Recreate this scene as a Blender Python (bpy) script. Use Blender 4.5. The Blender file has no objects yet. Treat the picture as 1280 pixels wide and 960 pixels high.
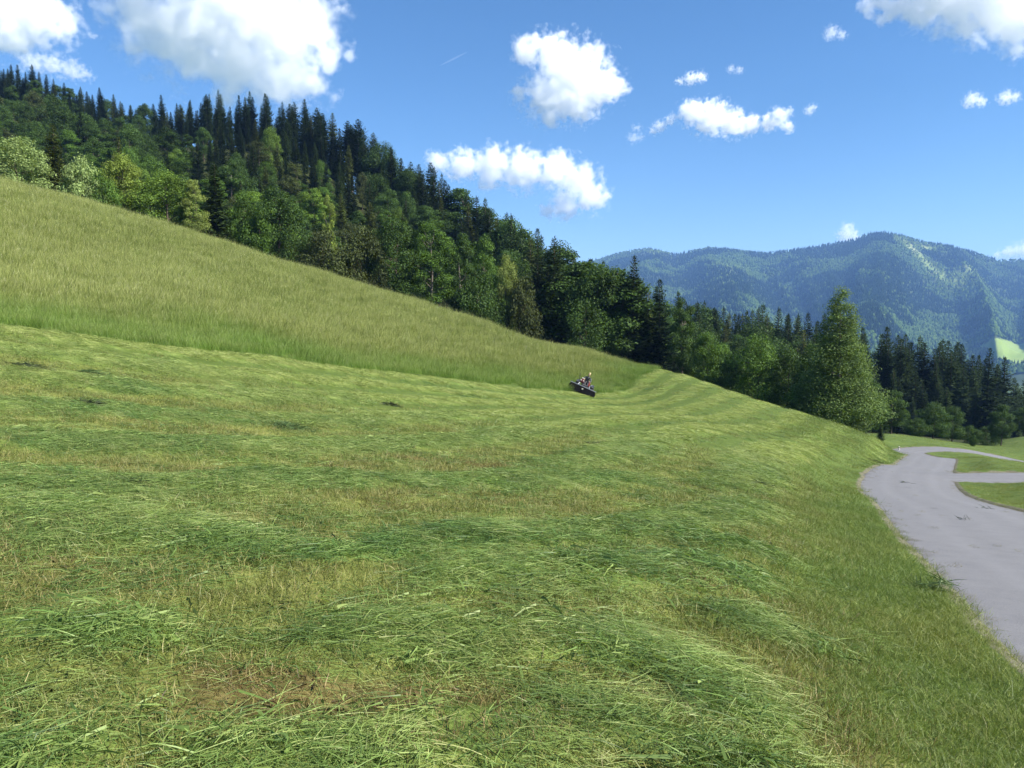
import bpy, math, random
import numpy as np
from mathutils import Vector, Matrix, Euler

rng = np.random.default_rng(7)
random.seed(7)
R = math.radians
scene = bpy.context.scene
COL = scene.collection

# ------------------------------------------------------------------ render set-up
scene.render.engine = 'CYCLES'
cy = scene.cycles
cy.use_denoising = True
cy.max_bounces = 24
cy.diffuse_bounces = 3
cy.glossy_bounces = 2
cy.transmission_bounces = 3
cy.volume_bounces = 24
cy.transparent_max_bounces = 8
cy.use_adaptive_sampling = True
cy.adaptive_threshold = 0.015
cy.sample_clamp_indirect = 6.0
cy.caustics_reflective = False
cy.caustics_refractive = False
vs = scene.view_settings
vs.view_transform = 'Standard'
vs.look = 'None'
vs.gamma = 1.0
vs.use_curve_mapping = False
vs.exposure = 1.36
cy.volume_step_rate = 0.5
cy.volume_max_steps = 96

# ------------------------------------------------------------------ camera
EYE = 1.65
FPX = 961.0                       # focal length in photo pixels (1280 wide)
PITCH = R(4.76)
cam_d = bpy.data.cameras.new('camera')
cam = bpy.data.objects.new('camera', cam_d)
COL.objects.link(cam)
cam_d.sensor_width = 36.0
cam_d.lens = 36.0 * FPX / 1280.0
cam_d.clip_start = 0.05
cam_d.clip_end = 60000
cam.location = (0, 0, EYE)
cam.rotation_euler = (R(90) - PITCH, 0, 0)
scene.camera = cam
CP, SP = math.cos(PITCH), math.sin(PITCH)

def ray(px, py):
    a = (px - 640.0) / FPX
    b = (480.0 - py) / FPX
    return np.array([a, CP + b * SP, -SP + b * CP])

def at(px, py, Y):
    """world point seen at photo pixel (px,py) at depth Y along world +y"""
    d = ray(px, py)
    p = d * (Y / d[1])
    p[2] += EYE
    return p

def project(x, y, z):
    z = z - EYE
    f = y * CP - z * SP
    u = y * SP + z * CP
    f = np.maximum(f, 1e-3)
    return 640 + FPX * x / f, 480 - FPX * u / f

# ------------------------------------------------------------------ numpy noise
def _hash(ix, iy, seed):
    n = (ix.astype(np.int64) * 374761393 + iy.astype(np.int64) * 668265263 + seed * 1442695041) & 0xFFFFFFFF
    n = ((n ^ (n >> 13)) * 1274126177) & 0xFFFFFFFF
    n = (n ^ (n >> 16)) & 0xFFFFFFFF
    return n.astype(np.float64) / 4294967295.0

def vnoise(x, y, seed=0):
    x = np.asarray(x, float); y = np.asarray(y, float)
    ix = np.floor(x); iy = np.floor(y)
    fx = x - ix; fy = y - iy
    ux = fx * fx * (3 - 2 * fx); uy = fy * fy * (3 - 2 * fy)
    a = _hash(ix, iy, seed); b = _hash(ix + 1, iy, seed)
    c = _hash(ix, iy + 1, seed); d = _hash(ix + 1, iy + 1, seed)
    return (a * (1 - ux) + b * ux) * (1 - uy) + (c * (1 - ux) + d * ux) * uy

def fbm(x, y, seed=0, oct=4, gain=0.5):
    s = 0.0; a = 1.0; t = 0.0
    for o in range(oct):
        s = s + a * vnoise(np.asarray(x) * 2 ** o + 17.3 * o, np.asarray(y) * 2 ** o - 9.1 * o, seed + o)
        t += a; a *= gain
    return s / t

def sstep(a, b, x):
    t = np.clip((np.asarray(x, float) - a) / (b - a), 0, 1)
    return t * t * (3 - 2 * t)

# ------------------------------------------------------------------ mesh helpers
def tag(o, label=None, cat=None, group=None, kind=None):
    if label: o['label'] = label
    if cat: o['category'] = cat
    if group: o['group'] = group
    if kind: o['kind'] = kind
    return o

def np_mesh(name, V, faces, mats=(), midx=None, attrs=None, smooth=False):
    """faces: list of (n,k) int arrays"""
    me = bpy.data.meshes.new(name)
    V = np.asarray(V, np.float32).reshape(-1, 3)
    faces = [np.asarray(f, np.int32) for f in faces if len(f)]
    me.vertices.add(len(V))
    me.vertices.foreach_set('co', V.ravel())
    tot = np.concatenate([np.full(len(f), f.shape[1], np.int32) for f in faces])
    loops = np.concatenate([f.ravel() for f in faces])
    starts = np.concatenate([[0], np.cumsum(tot)[:-1]]).astype(np.int32)
    me.loops.add(len(loops))
    me.loops.foreach_set('vertex_index', loops)
    me.polygons.add(len(tot))
    me.polygons.foreach_set('loop_start', starts)
    if smooth:
        me.polygons.foreach_set('use_smooth', np.ones(len(tot), bool))
    for m in mats: me.materials.append(m)
    if midx is not None:
        me.polygons.foreach_set('material_index', np.asarray(midx, np.int32))
    me.update(calc_edges=True)
    for k, a in (attrs or {}).items():
        at_ = me.attributes.new(k, 'FLOAT', 'POINT')
        at_.data.foreach_set('value', np.asarray(a, np.float32))
    return me

def link(name, me, parent=None):
    o = bpy.data.objects.new(name, me)
    COL.objects.link(o)
    if parent is not None: o.parent = parent
    return o

def empty(name, loc=(0, 0, 0), rot=(0, 0, 0)):
    o = bpy.data.objects.new(name, None)
    o.empty_display_size = 0.3
    COL.objects.link(o)
    o.location = loc; o.rotation_euler = rot
    return o

class MB:
    """collects boxes, tubes, lathes into one mesh"""
    def __init__(s): s.V = []; s.F = []; s.n = 0
    def add(s, V, F):
        s.V.append(np.asarray(V, float).reshape(-1, 3))
        s.F.extend([[i + s.n for i in f] for f in F]); s.n += len(s.V[-1])
        return s
    def box(s, c, d, rot=None, bev=0.0, taper=(1, 1)):
        hx, hy, hz = d[0] / 2, d[1] / 2, d[2] / 2
        b = min(bev, hx * .9, hy * .9, hz * .9)
        V = []
        if b <= 0:
            for z in (-1, 1):
                k = taper if z > 0 else (1, 1)
                for x, y in ((-1, -1), (1, -1), (1, 1), (-1, 1)):
                    V.append((x * hx * k[0], y * hy * k[1], z * hz))
            F = [(3, 2, 1, 0), (4, 5, 6, 7), (0, 1, 5, 4), (1, 2, 6, 5), (2, 3, 7, 6), (3, 0, 4, 7)]
        else:
            rings = []
            for z, i in ((-hz, b), (-hz + b, 0), (hz - b, 0), (hz, b)):
                k = taper if z > 0 else (1, 1)
                a, c2 = hx - i, hy - i
                r = []
                for x, y in ((-a + b, -c2), (a - b, -c2), (a, -c2 + b), (a, c2 - b), (a - b, c2), (-a + b, c2), (-a, c2 - b), (-a, -c2 + b)):
                    r.append((x * k[0], y * k[1], z))
                rings.append(r)
            for r in rings: V += r
            F = [tuple(range(7, -1, -1)), tuple(range(24, 32))]
            for q in range(3):
                for i in range(8):
                    j = (i + 1) % 8
                    F.append((q * 8 + i, q * 8 + j, q * 8 + 8 + j, q * 8 + 8 + i))
        V = np.array(V)
        if rot is not None: V = V @ np.array(Euler(rot).to_matrix()).T
        return s.add(V + np.array(c), F)
    def tube(s, pts, rad, n=8, cap=True):
        pts = [Vector(p) for p in pts]
        if not hasattr(rad, '__len__'): rad = [rad] * len(pts)
        V = []; F = []
        ref = None
        for i, p in enumerate(pts):
            d = (pts[min(i + 1, len(pts) - 1)] - pts[max(i - 1, 0)]).normalized()
            if ref is None:
                ref = d.orthogonal().normalized()
            ref = (ref - d * ref.dot(d)).normalized()
            w = d.cross(ref)
            for k in range(n):
                a = 2 * math.pi * k / n
                V.append(tuple(p + (ref * math.cos(a) + w * math.sin(a)) * rad[i]))
        for i in range(len(pts) - 1):
            for k in range(n):
                j = (k + 1) % n
                F.append((i * n + k, i * n + j, (i + 1) * n + j, (i + 1) * n + k))
        if cap:
            F.append(tuple(range(n - 1, -1, -1)))
            F.append(tuple(range((len(pts) - 1) * n, len(pts) * n)))
        return s.add(V, F)
    def lathe(s, prof, c, axis='y', n=20):
        V = []; F = []
        for (r, h) in prof:
            for k in range(n):
                a = 2 * math.pi * k / n
                x, z = r * math.cos(a), r * math.sin(a)
                V.append({'y': (x, h, z), 'z': (x, z, h), 'x': (h, x, z)}[axis])
        m = len(prof)
        for i in range(m - 1):
            for k in range(n):
                j = (k + 1) % n
                F.append((i * n + k, i * n + j, (i + 1) * n + j, (i + 1) * n + k))
        F.append(tuple(range(n))); F.append(tuple(range((m - 1) * n, m * n)))
        return s.add(np.array(V) + np.array(c), F)
    def build(s, name, mat, parent=None, smooth=False):
        me = bpy.data.meshes.new(name)
        me.from_pydata(np.concatenate(s.V).tolist(), [], s.F)
        if mat: me.materials.append(mat)
        me.validate()
        import bmesh
        bm = bmesh.new(); bm.from_mesh(me)
        bmesh.ops.recalc_face_normals(bm, faces=bm.faces); bm.to_mesh(me); bm.free()
        if smooth:
            me.polygons.foreach_set('use_smooth', np.ones(len(me.polygons), bool))
        return link(name, me, parent)

# ------------------------------------------------------------------ material helpers
def new_mat(name):
    m = bpy.data.materials.new(name); m.use_nodes = True
    nt = m.node_tree; nt.nodes.clear()
    out = nt.nodes.new('ShaderNodeOutputMaterial')
    return m, nt, out

def N(nt, typ, **kw):
    n = nt.nodes.new(typ)
    for k, v in kw.items():
        if k in ('inputs',):
            for ik, iv in v.items(): n.inputs[ik].default_value = iv
        else: setattr(n, k, v)
    return n

def L(nt, a, b): nt.links.new(a, b)

def attr(nt, name, typ='GEOMETRY'):
    n = nt.nodes.new('ShaderNodeAttribute'); n.attribute_name = name; n.attribute_type = typ
    return n.outputs['Fac']

def math_(nt, op, a, b=None, clamp=False):
    n = nt.nodes.new('ShaderNodeMath'); n.operation = op; n.use_clamp = clamp
    for i, v in enumerate((a, b)):
        if v is None: continue
        if isinstance(v, (int, float)): n.inputs[i].default_value = v
        else: L(nt, v, n.inputs[i])
    return n.outputs[0]

def mix(nt, f, a, b, blend='MIX'):
    n = nt.nodes.new('ShaderNodeMix'); n.data_type = 'RGBA'; n.blend_type = blend
    for s_, v in ((n.inputs[0], f), (n.inputs[6], a), (n.inputs[7], b)):
        if isinstance(v, (int, float)): s_.default_value = v
        elif isinstance(v, tuple): s_.default_value = (*v[:3], 1)
        else: L(nt, v, s_)
    return n.outputs[2]

def ramp(nt, fac, stops):
    n = nt.nodes.new('ShaderNodeValToRGB')
    el = n.color_ramp.elements
    while len(el) < len(stops): el.new(0.5)
    for e, (p, c) in zip(el, stops):
        e.position = p; e.color = (*c, 1) if len(c) == 3 else c
    L(nt, fac, n.inputs[0])
    return n.outputs[0]

def noise(nt, scale, detail=4, rough=0.55, vec=None, dist=0.0):
    n = nt.nodes.new('ShaderNodeTexNoise')
    n.inputs['Scale'].default_value = scale; n.inputs['Detail'].default_value = detail
    n.inputs['Roughness'].default_value = rough; n.inputs['Distortion'].default_value = dist
    if vec is not None: L(nt, vec, n.inputs['Vector'])
    return n.outputs[0]

def position(nt):
    return nt.nodes.new('ShaderNodeNewGeometry').outputs['Position']

def simple_mat(name, col, rough=0.6, metal=0.0, spec=0.4, var=0.15, scale=8.0):
    m, nt, out = new_mat(name)
    p = N(nt, 'ShaderNodeBsdfPrincipled')
    tc = nt.nodes.new('ShaderNodeTexCoord').outputs['Object']
    nz = noise(nt, scale, 5, 0.6, tc)
    c = mix(nt, nz, tuple(x * (1 - var) for x in col), tuple(min(1, x * (1 + var)) for x in col))
    L(nt, c, p.inputs['Base Color'])
    p.inputs['Roughness'].default_value = rough; p.inputs['Metallic'].default_value = metal
    p.inputs['Specular IOR Level'].default_value = spec
    L(nt, p.outputs[0], out.inputs[0])
    return m

def leaf_shader(nt, out, col, transl=0.35, rough=0.55, spec=0.25, tcol=(1.15, 1.15, 0.6)):
    p = N(nt, 'ShaderNodeBsdfPrincipled')
    L(nt, col, p.inputs['Base Color'])
    p.inputs['Roughness'].default_value = rough
    p.inputs['Specular IOR Level'].default_value = spec
    t = N(nt, 'ShaderNodeBsdfTranslucent')
    L(nt, mix(nt, 1.0, col, tcol, 'MULTIPLY'), t.inputs[0])
    ms = N(nt, 'ShaderNodeMixShader'); ms.inputs[0].default_value = transl
    L(nt, p.outputs[0], ms.inputs[1]); L(nt, t.outputs[0], ms.inputs[2])
    L(nt, ms.outputs[0], out.inputs[0])
# ------------------------------------------------------------------ the lie of the land
CT = []
def G(px, py, Y, dz=0.0):
    p = at(px, py, Y); p[2] += dz; CT.append(p)
def W(x, y, z): CT.append(np.array([x, y, z + EYE]))
W(0, 0, -1.65)
G(0, 960, 2.6); G(640, 960, 2.8); G(1280, 960, 3.2); G(320, 960, 2.65); G(960, 960, 3.0)
G(0, 800, 3.75); G(640, 800, 4.3); G(1280, 800, 6.0); G(320, 800, 4.0); G(960, 800, 4.9)
G(0, 700, 5.1); G(320, 700, 5.5); G(640, 700, 6.2); G(960, 700, 7.4); G(1280, 700, 10.2)
G(1120, 660, 12.0); G(1180, 720, 8.0); G(1280, 860, 4.8)
G(0, 600, 7.8); G(320, 600, 9.2); G(640, 600, 11.5); G(960, 600, 17.5)
G(0, 520, 12); G(320, 520, 16.5); G(640, 520, 27); G(800, 520, 36); G(960, 520, 56)
G(960, 550, 33); G(1000, 580, 25); G(1075, 560, 46)
# foot of the uncut grass
G(0, 415, 20); G(240, 435, 27); G(480, 465, 38); G(640, 485, 50); G(727, 491, 62); G(790, 485, 74); G(830, 465, 91)
# open meadow above it (top of the grass is 0.6 m higher)
T = -0.55
G(0, 320, 38, T); G(200, 350, 43, T); G(400, 400, 51, T); G(600, 440, 62, T); G(727, 464, 76, T)
G(0, 270, 52, T); G(200, 310, 62, T); G(400, 362, 72, T); G(600, 415, 80, T)
# crest
for p in ((0, 230, 75), (100, 256, 80), (200, 285, 85), (300, 314, 89), (400, 342, 93), (500, 372, 96), (600, 402, 98), (727, 437, 97)):
    G(*p, T)
G(880, 480, 86); G(940, 503, 79); G(1010, 522, 72); G(1075, 541, 66); G(1110, 556, 62)
# road and what lies right of it
G(1080, 622, 19); G(1075, 610, 24); G(1085, 600, 30); G(1130, 578, 50); G(1182, 586, 49); G(1150, 570, 62); G(1200, 570, 62)
G(1172, 600, 32); G(1280, 628, 20); G(1280, 588, 38); G(1280, 604, 30); G(1280, 615, 25.5); G(1228, 578, 50); G(1280, 584, 46)
W(39, 72, -12.95); G(1130, 561, 86); G(1180, 561, 86); G(1230, 567, 85); G(1280, 580, 83)
G(1100, 547, 92); G(1180, 551, 120); G(1280, 546, 140); G(1250, 556, 132); G(1090, 541, 112)
# behind the crest: dip, then the wooded hill
for px, Y, v in ((0, 95, .118), (200, 104, .072), (400, 112, .018), (600, 116, -.036), (727, 116, -.075), (830, 112, -.105), (940, 100, -.145), (1030, 90, -.158)):
    W((px - 640) / FPX * Y, Y, v * Y)
for px, Y, z in ((-120, 120, 34), (0, 125, 16), (200, 130, 11), (400, 136, 7), (600, 138, -2), (750, 140, -12), (870, 145, -18), (1000, 150, -22),
                 (0, 190, 39), (200, 190, 31), (400, 190, 26), (560, 185, 10), (680, 180, -6), (850, 200, -20),
                 (0, 250, 66), (140, 250, 58), (300, 245, 53), (400, 235, 45), (500, 225, 29), (600, 210, 9), (700, 200, -9),
                 (0, 300, 85), (140, 300, 71), (300, 290, 60), (400, 280, 46), (520, 280, 14), (700, 270, -20), (900, 260, -32), (1000, 190, -25),
                 (1100, 165, -24), (1200, 190, -30), (1280, 200, -34), (1150, 230, -34), (1280, 260, -46),
                 (0, 380, 66), (300, 380, 30), (600, 380, -20), (900, 380, -60), (1280, 380, -75)):
    W((px - 640) / FPX * Y, Y, z)
# to the sides and behind
W(-40, 12, 3.2); W(-80, 30, 17); W(-20, 0, 0.6); W(-60, -20, 7); W(-130, 60, 34); W(-220, 150, 64); W(0, -40, -0.5)
W(30, 0, -6.5); W(60, 30, -15); W(90, 70, -24); W(140, 130, -34); W(60, -40, -12); W(10, -6, -2.9); W(-8, -6, -1.2)
W(200, 60, -50); W(0, -200, 5); W(-250, -60, 55); W(200, -100, -45)
CT = np.array(CT)

def warp2(x, y):
    r = np.hypot(x, y) + 1e-9
    k = np.log1p(r / 6.0) / r
    return x * k, y * k

class TPS:
    def __init__(s, P, z, lam=2e-4):
        s.P = np.stack(warp2(P[:, 0], P[:, 1]), 1); n = len(P)
        K = s.phi(s.P) + lam * np.eye(n)
        A = np.zeros((n + 3, n + 3)); A[:n, :n] = K
        A[:n, n] = 1; A[:n, n + 1:] = s.P; A[n, :n] = 1; A[n + 1:, :n] = s.P.T
        s.w = np.linalg.solve(A, np.concatenate([z, np.zeros(3)]))
    def phi(s, Q):
        d2 = ((Q[:, None, :] - s.P[None]) ** 2).sum(-1)
        return 0.5 * d2 * np.log(d2 + 1e-12)
    def __call__(s, x, y):
        q = np.stack(warp2(x, y), 1); n = len(s.P)
        o = np.empty(len(q))
        for i in range(0, len(q), 20000):
            Q = q[i:i + 20000]
            o[i:i + 20000] = s.phi(Q) @ s.w[:n] + s.w[n] + Q @ s.w[n + 1:]
        return o
tps = TPS(CT, CT[:, 2])

# ------------------------------------------------------------------ roads (centre lines)
def smooth_line(P, step=0.5, it=3):
    P = np.array(P, float)
    for _ in range(it):                     # Chaikin
        q = [P[0]]
        for a, b in zip(P[:-1], P[1:]):
            q += [0.75 * a + 0.25 * b, 0.25 * a + 0.75 * b]
        q.append(P[-1]); P = np.array(q)
    d = np.concatenate([[0], np.cumsum(np.hypot(*np.diff(P, axis=0).T))])
    s = np.arange(0, d[-1], step)
    return np.stack([np.interp(s, d, P[:, 0]), np.interp(s, d, P[:, 1])], 1)

main_line = smooth_line([(3.9, -6), (4.3, -1), (5.2, 4.6), (6.6, 8.0), (8.0, 12.0), (11.0, 19.0), (12.95, 24.0), (15.8, 30.4), (20.7, 39),
                         (26.5, 49), (34.4, 62), (39, 72), (42, 82), (46.5, 86.5), (52, 86), (58, 83.5), (66, 79), (78, 70), (92, 56)])
side_line = smooth_line([(16.6, 33.0), (18.5, 33.6), (21.5, 33.4), (26, 33.2), (34, 31), (46, 26), (60, 18)])
HW_MAIN, HW_SIDE = 1.82, 1.35
RL = np.concatenate([main_line, side_line])
RZ = tps(RL[:, 0], RL[:, 1])
def smooth1(z, k):
    w = np.hanning(2 * k + 1); w /= w.sum()
    return np.convolve(np.pad(z, k, mode='edge'), w, 'valid')
nm = len(main_line)
RZ = np.concatenate([smooth1(RZ[:nm], 7), smooth1(RZ[nm:], 7)])

def road_field(x, y):
    """distance to the nearest centre line minus its half width, and the road height there"""
    n = len(x); dd = np.full(n, 1e3); zr = np.zeros(n)
    near = np.where((x > -2) & (x < 100) & (y > -12) & (y < 100))[0]
    hw = np.concatenate([np.full(nm, HW_MAIN), np.full(len(side_line), HW_SIDE)])
    for i in range(0, len(near), 8000):
        k = near[i:i + 8000]
        d = np.hypot(x[k, None] - RL[None, :, 0], y[k, None] - RL[None, :, 1])
        dd[k] = (d - hw).min(1)
        w = np.exp(-(d - d.min(1, keepdims=True)) * 1.6 - d * d * 0.02)
        zr[k] = (w * RZ).sum(1) / w.sum(1)
    return dd, zr

# ------------------------------------------------------------------ field outline
TB = [at(0, 415, 20), at(240, 435, 27), at(480, 465, 38), at(640, 485, 50), at(727, 489, 62), at(790, 484, 74), at(832, 464, 91)]
TBL = np.array([(-62, 2), (-32, 12)] + [(p[0], p[1]) for p in TB] + [(16, 104), (8, 112)])
TPOLY = np.concatenate([TBL, [(-60, 128), (-130, 115), (-140, 40)]])

def in_poly(x, y, P):
    c = np.zeros(len(x), bool); j = len(P) - 1
    for i in range(len(P)):
        xi, yi = P[i]; xj, yj = P[j]
        c ^= ((yi > y) != (yj > y)) & (x < (xj - xi) * (y - yi) / (yj - yi + 1e-12) + xi)
        j = i
    return c

def dist_line(x, y, P):
    m = np.full(len(x), 1e9)
    for a, b in zip(P[:-1], P[1:]):
        ab = b - a
        t = np.clip(((x - a[0]) * ab[0] + (y - a[1]) * ab[1]) / (ab @ ab), 0, 1)
        m = np.minimum(m, np.hypot(x - a[0] - t * ab[0], y - a[1] - t * ab[1]))
    return m
TBS = smooth_line(TBL, 1.5, 3)
def d_tall(x, y):
    """signed: positive inside the uncut grass"""
    d = dist_line(x, y, TBS)
    ins = in_poly(x, y, np.concatenate([TBS, TPOLY[-3:]]))
    return np.where(ins, d, -d)

FEX = np.array([-200, 0, 200, 400, 600, 727, 830, 940, 1010, 1050, 1085, 1180, 1250, 1400])
FEY = np.array([78, 84, 93, 101, 106, 106, 101, 90, 81, 84, 108, 128, 140, 150.])
def forest_edge(x, y):
    px = 640 + FPX * x / np.maximum(y, 1e-3)
    return y - np.interp(px, FEX, FEY)          # >0 : in the wood

def _sw(*p): return np.array([at(*q)[:2] for q in p])
SWATHS = [(_sw((505, 800, 4.2), (640, 812, 4.2), (780, 815, 4.25), (900, 850, 3.9), (985, 930, 3.2)), .42),
          (_sw((330, 960, 2.72), (520, 925, 2.95), (720, 905, 3.2), (900, 925, 3.15)), .30),
          (_sw((610, 722, 5.75), (740, 712, 6.1), (880, 716, 6.5)), .55),
          (_sw((930, 775, 5.3), (985, 790, 5.2)), .28),
          (_sw((-80, 640, 6.6), (120, 662, 6.1), (300, 672, 6.0), (440, 682, 6.0), (560, 664, 6.7), (700, 652, 7.4), (850, 640, 8.8), (960, 618, 12)), .50),
          (_sw((-60, 596, 7.9), (160, 604, 8.0), (340, 596, 9.4), (640, 604, 11.2), (880, 590, 16)), .75),
          (_sw((-60, 545, 10), (200, 552, 11.5), (420, 548, 13.5), (640, 552, 18)), .9),
          (_sw((-60, 935, 2.5), (60, 925, 2.7)), .22), (_sw((60, 770, 4.0), (230, 780, 4.0)), .22), (_sw((1010, 690, 8.0), (900, 676, 7.9)), .35)]
def windrow(x, y, dt=None):
    """0..1, high where the mower left a swath of cut grass"""
    r = np.hypot(x, y)
    wx = (fbm(x * .22, y * .22, 3, 3) - .5)
    wy = (fbm(x * .7, y * .7, 9, 3) - .5)
    nx_, ny_ = x + .9 * wx + .5 * wy, y + .7 * wx * np.clip(r / 8, .4, 1) + .45 * wy
    near = np.full(len(x), -1.0)
    for P_, w_ in SWATHS:
        near = np.maximum(near, 1.15 - 1.25 * dist_line(nx_, ny_, P_) / w_)
    if dt is None: dt = d_tall(x, y)
    far = np.sin((-dt + .5 * wx) * 2 * math.pi / 3.0)
    w = sstep(11, 17, r)
    s = near * (1 - w) + far * w
    return sstep(-0.35, 0.55, s + (.9 - .5 * w) * (fbm(x * .9, y * .9, 21, 3) - .5))

SOIL = np.array([at(*q)[:2] for q in ((505, 885, 3.4), (420, 895, 3.35), (330, 880, 3.45), (1045, 890, 3.7), (1000, 920, 3.3), (600, 945, 2.9), (20, 672, 5.9), (760, 930, 3.1),
                                      (280, 655, 6.6), (680, 722, 5.8), (900, 668, 8.4), (560, 575, 13.5), (980, 745, 6.0), (1100, 800, 5.3), (240, 900, 3.2))])
def soil(x, y):
    """0..1 where the scythe scalped the turf to brown thatch"""
    s = np.zeros(len(x))
    for c in SOIL:
        d = np.hypot((x - c[0]) * .75, (y - c[1]) * 1.25) / (.22 + .04 * c[1])
        s = np.maximum(s, 1.25 - d)
    n = fbm(x * 1.9, y * 1.9, 131, 4) - .5
    return np.clip(sstep(.25, .9, s + 2.0 * n) + sstep(.11, .22, fbm(x * .8, y * .8, 132, 4) - .5) * sstep(40, 12, np.hypot(x, y)) * .35, 0, 1)
def H(x, y, micro=True):
    x = np.asarray(x, float); y = np.asarray(y, float)
    z = tps(x, y)
    r = np.hypot(x, y)
    far = -165 + 26 * (fbm(x / 500, y / 500, 77, 3) - .5)
    z = z + (far + EYE - z) * sstep(330, 900, r)
    if micro:
        dt = d_tall(x, y)
        mown = (dt < 0) * sstep(140, 60, r)
        wr = windrow(x, y, dt)
        amp = 0.042 * sstep(70, 15, r)
        z = z + mown * (amp * (wr - .4) + .10 * (fbm(x * .5, y * .5, 5, 3) - .5) + .05 * (fbm(x * 2.2, y * 2.2, 6, 2) - .5))
        z = z + (1 - mown) * .25 * (fbm(x * .15, y * .15, 8, 3) - .5) * sstep(3, 12, r)
    dd, zr = road_field(x, y)
    k = sstep(2.2, 0.0, dd)
    z = z * (1 - k) + (zr + 0.03) * k
    z = z - 0.13 * sstep(0.05, -0.35, dd)
    return z

def H1(x, y): return float(H(np.array([x]), np.array([y]))[0])

# ------------------------------------------------------------------ ground sheet
az = np.concatenate([np.linspace(-180, -46, 45)[:-1], np.linspace(-46, 46, 760), np.linspace(46, 180, 45)[1:-1]])
rr = np.concatenate([np.geomspace(0.7, 420, 700), np.geomspace(430, 11000, 46)])
A_, R_ = np.meshgrid(np.radians(az), rr)
gx = (R_ * np.sin(A_)).ravel(); gy = (R_ * np.cos(A_)).ravel()
gz = H(gx, gy)
nA, nR = len(az), len(rr)
i = np.arange(nR - 1)[:, None]; j = np.arange(nA)[None, :]
j2 = (j + 1) % nA
quads = np.stack(np.broadcast_arrays(i * nA + j, i * nA + j2, (i + 1) * nA + j2, (i + 1) * nA + j), -1).reshape(-1, 4)[:, ::-1]
V = np.concatenate([np.stack([gx, gy, gz], 1), [[0, 0, H1(0, 0)]]])
c0 = nR * nA
tris = np.stack([np.arange(nA), np.full(nA, c0), (np.arange(nA) + 1) % nA], 1)
dt_ = d_tall(V[:, 0], V[:, 1])
fe_ = forest_edge(V[:, 0], V[:, 1])
rd_, _ = road_field(V[:, 0], V[:, 1])
r_ = np.hypot(V[:, 0], V[:, 1])
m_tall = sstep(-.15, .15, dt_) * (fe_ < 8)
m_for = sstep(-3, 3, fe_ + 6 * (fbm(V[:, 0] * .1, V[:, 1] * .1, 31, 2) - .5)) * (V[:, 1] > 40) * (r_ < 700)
right_of = (V[:, 0] > np.interp(V[:, 1], main_line[:170, 1], main_line[:170, 0])) & (V[:, 1] < 63) | (V[:, 1] > 66) & (V[:, 0] > 33)
m_mead = np.clip(sstep(.0, 1.0, right_of * 1.0) + sstep(1.8, 1.0, rd_) + (r_ > 160), 0, 1)
m_wr = windrow(V[:, 0], V[:, 1], dt_) * sstep(130, 70, r_)
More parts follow.
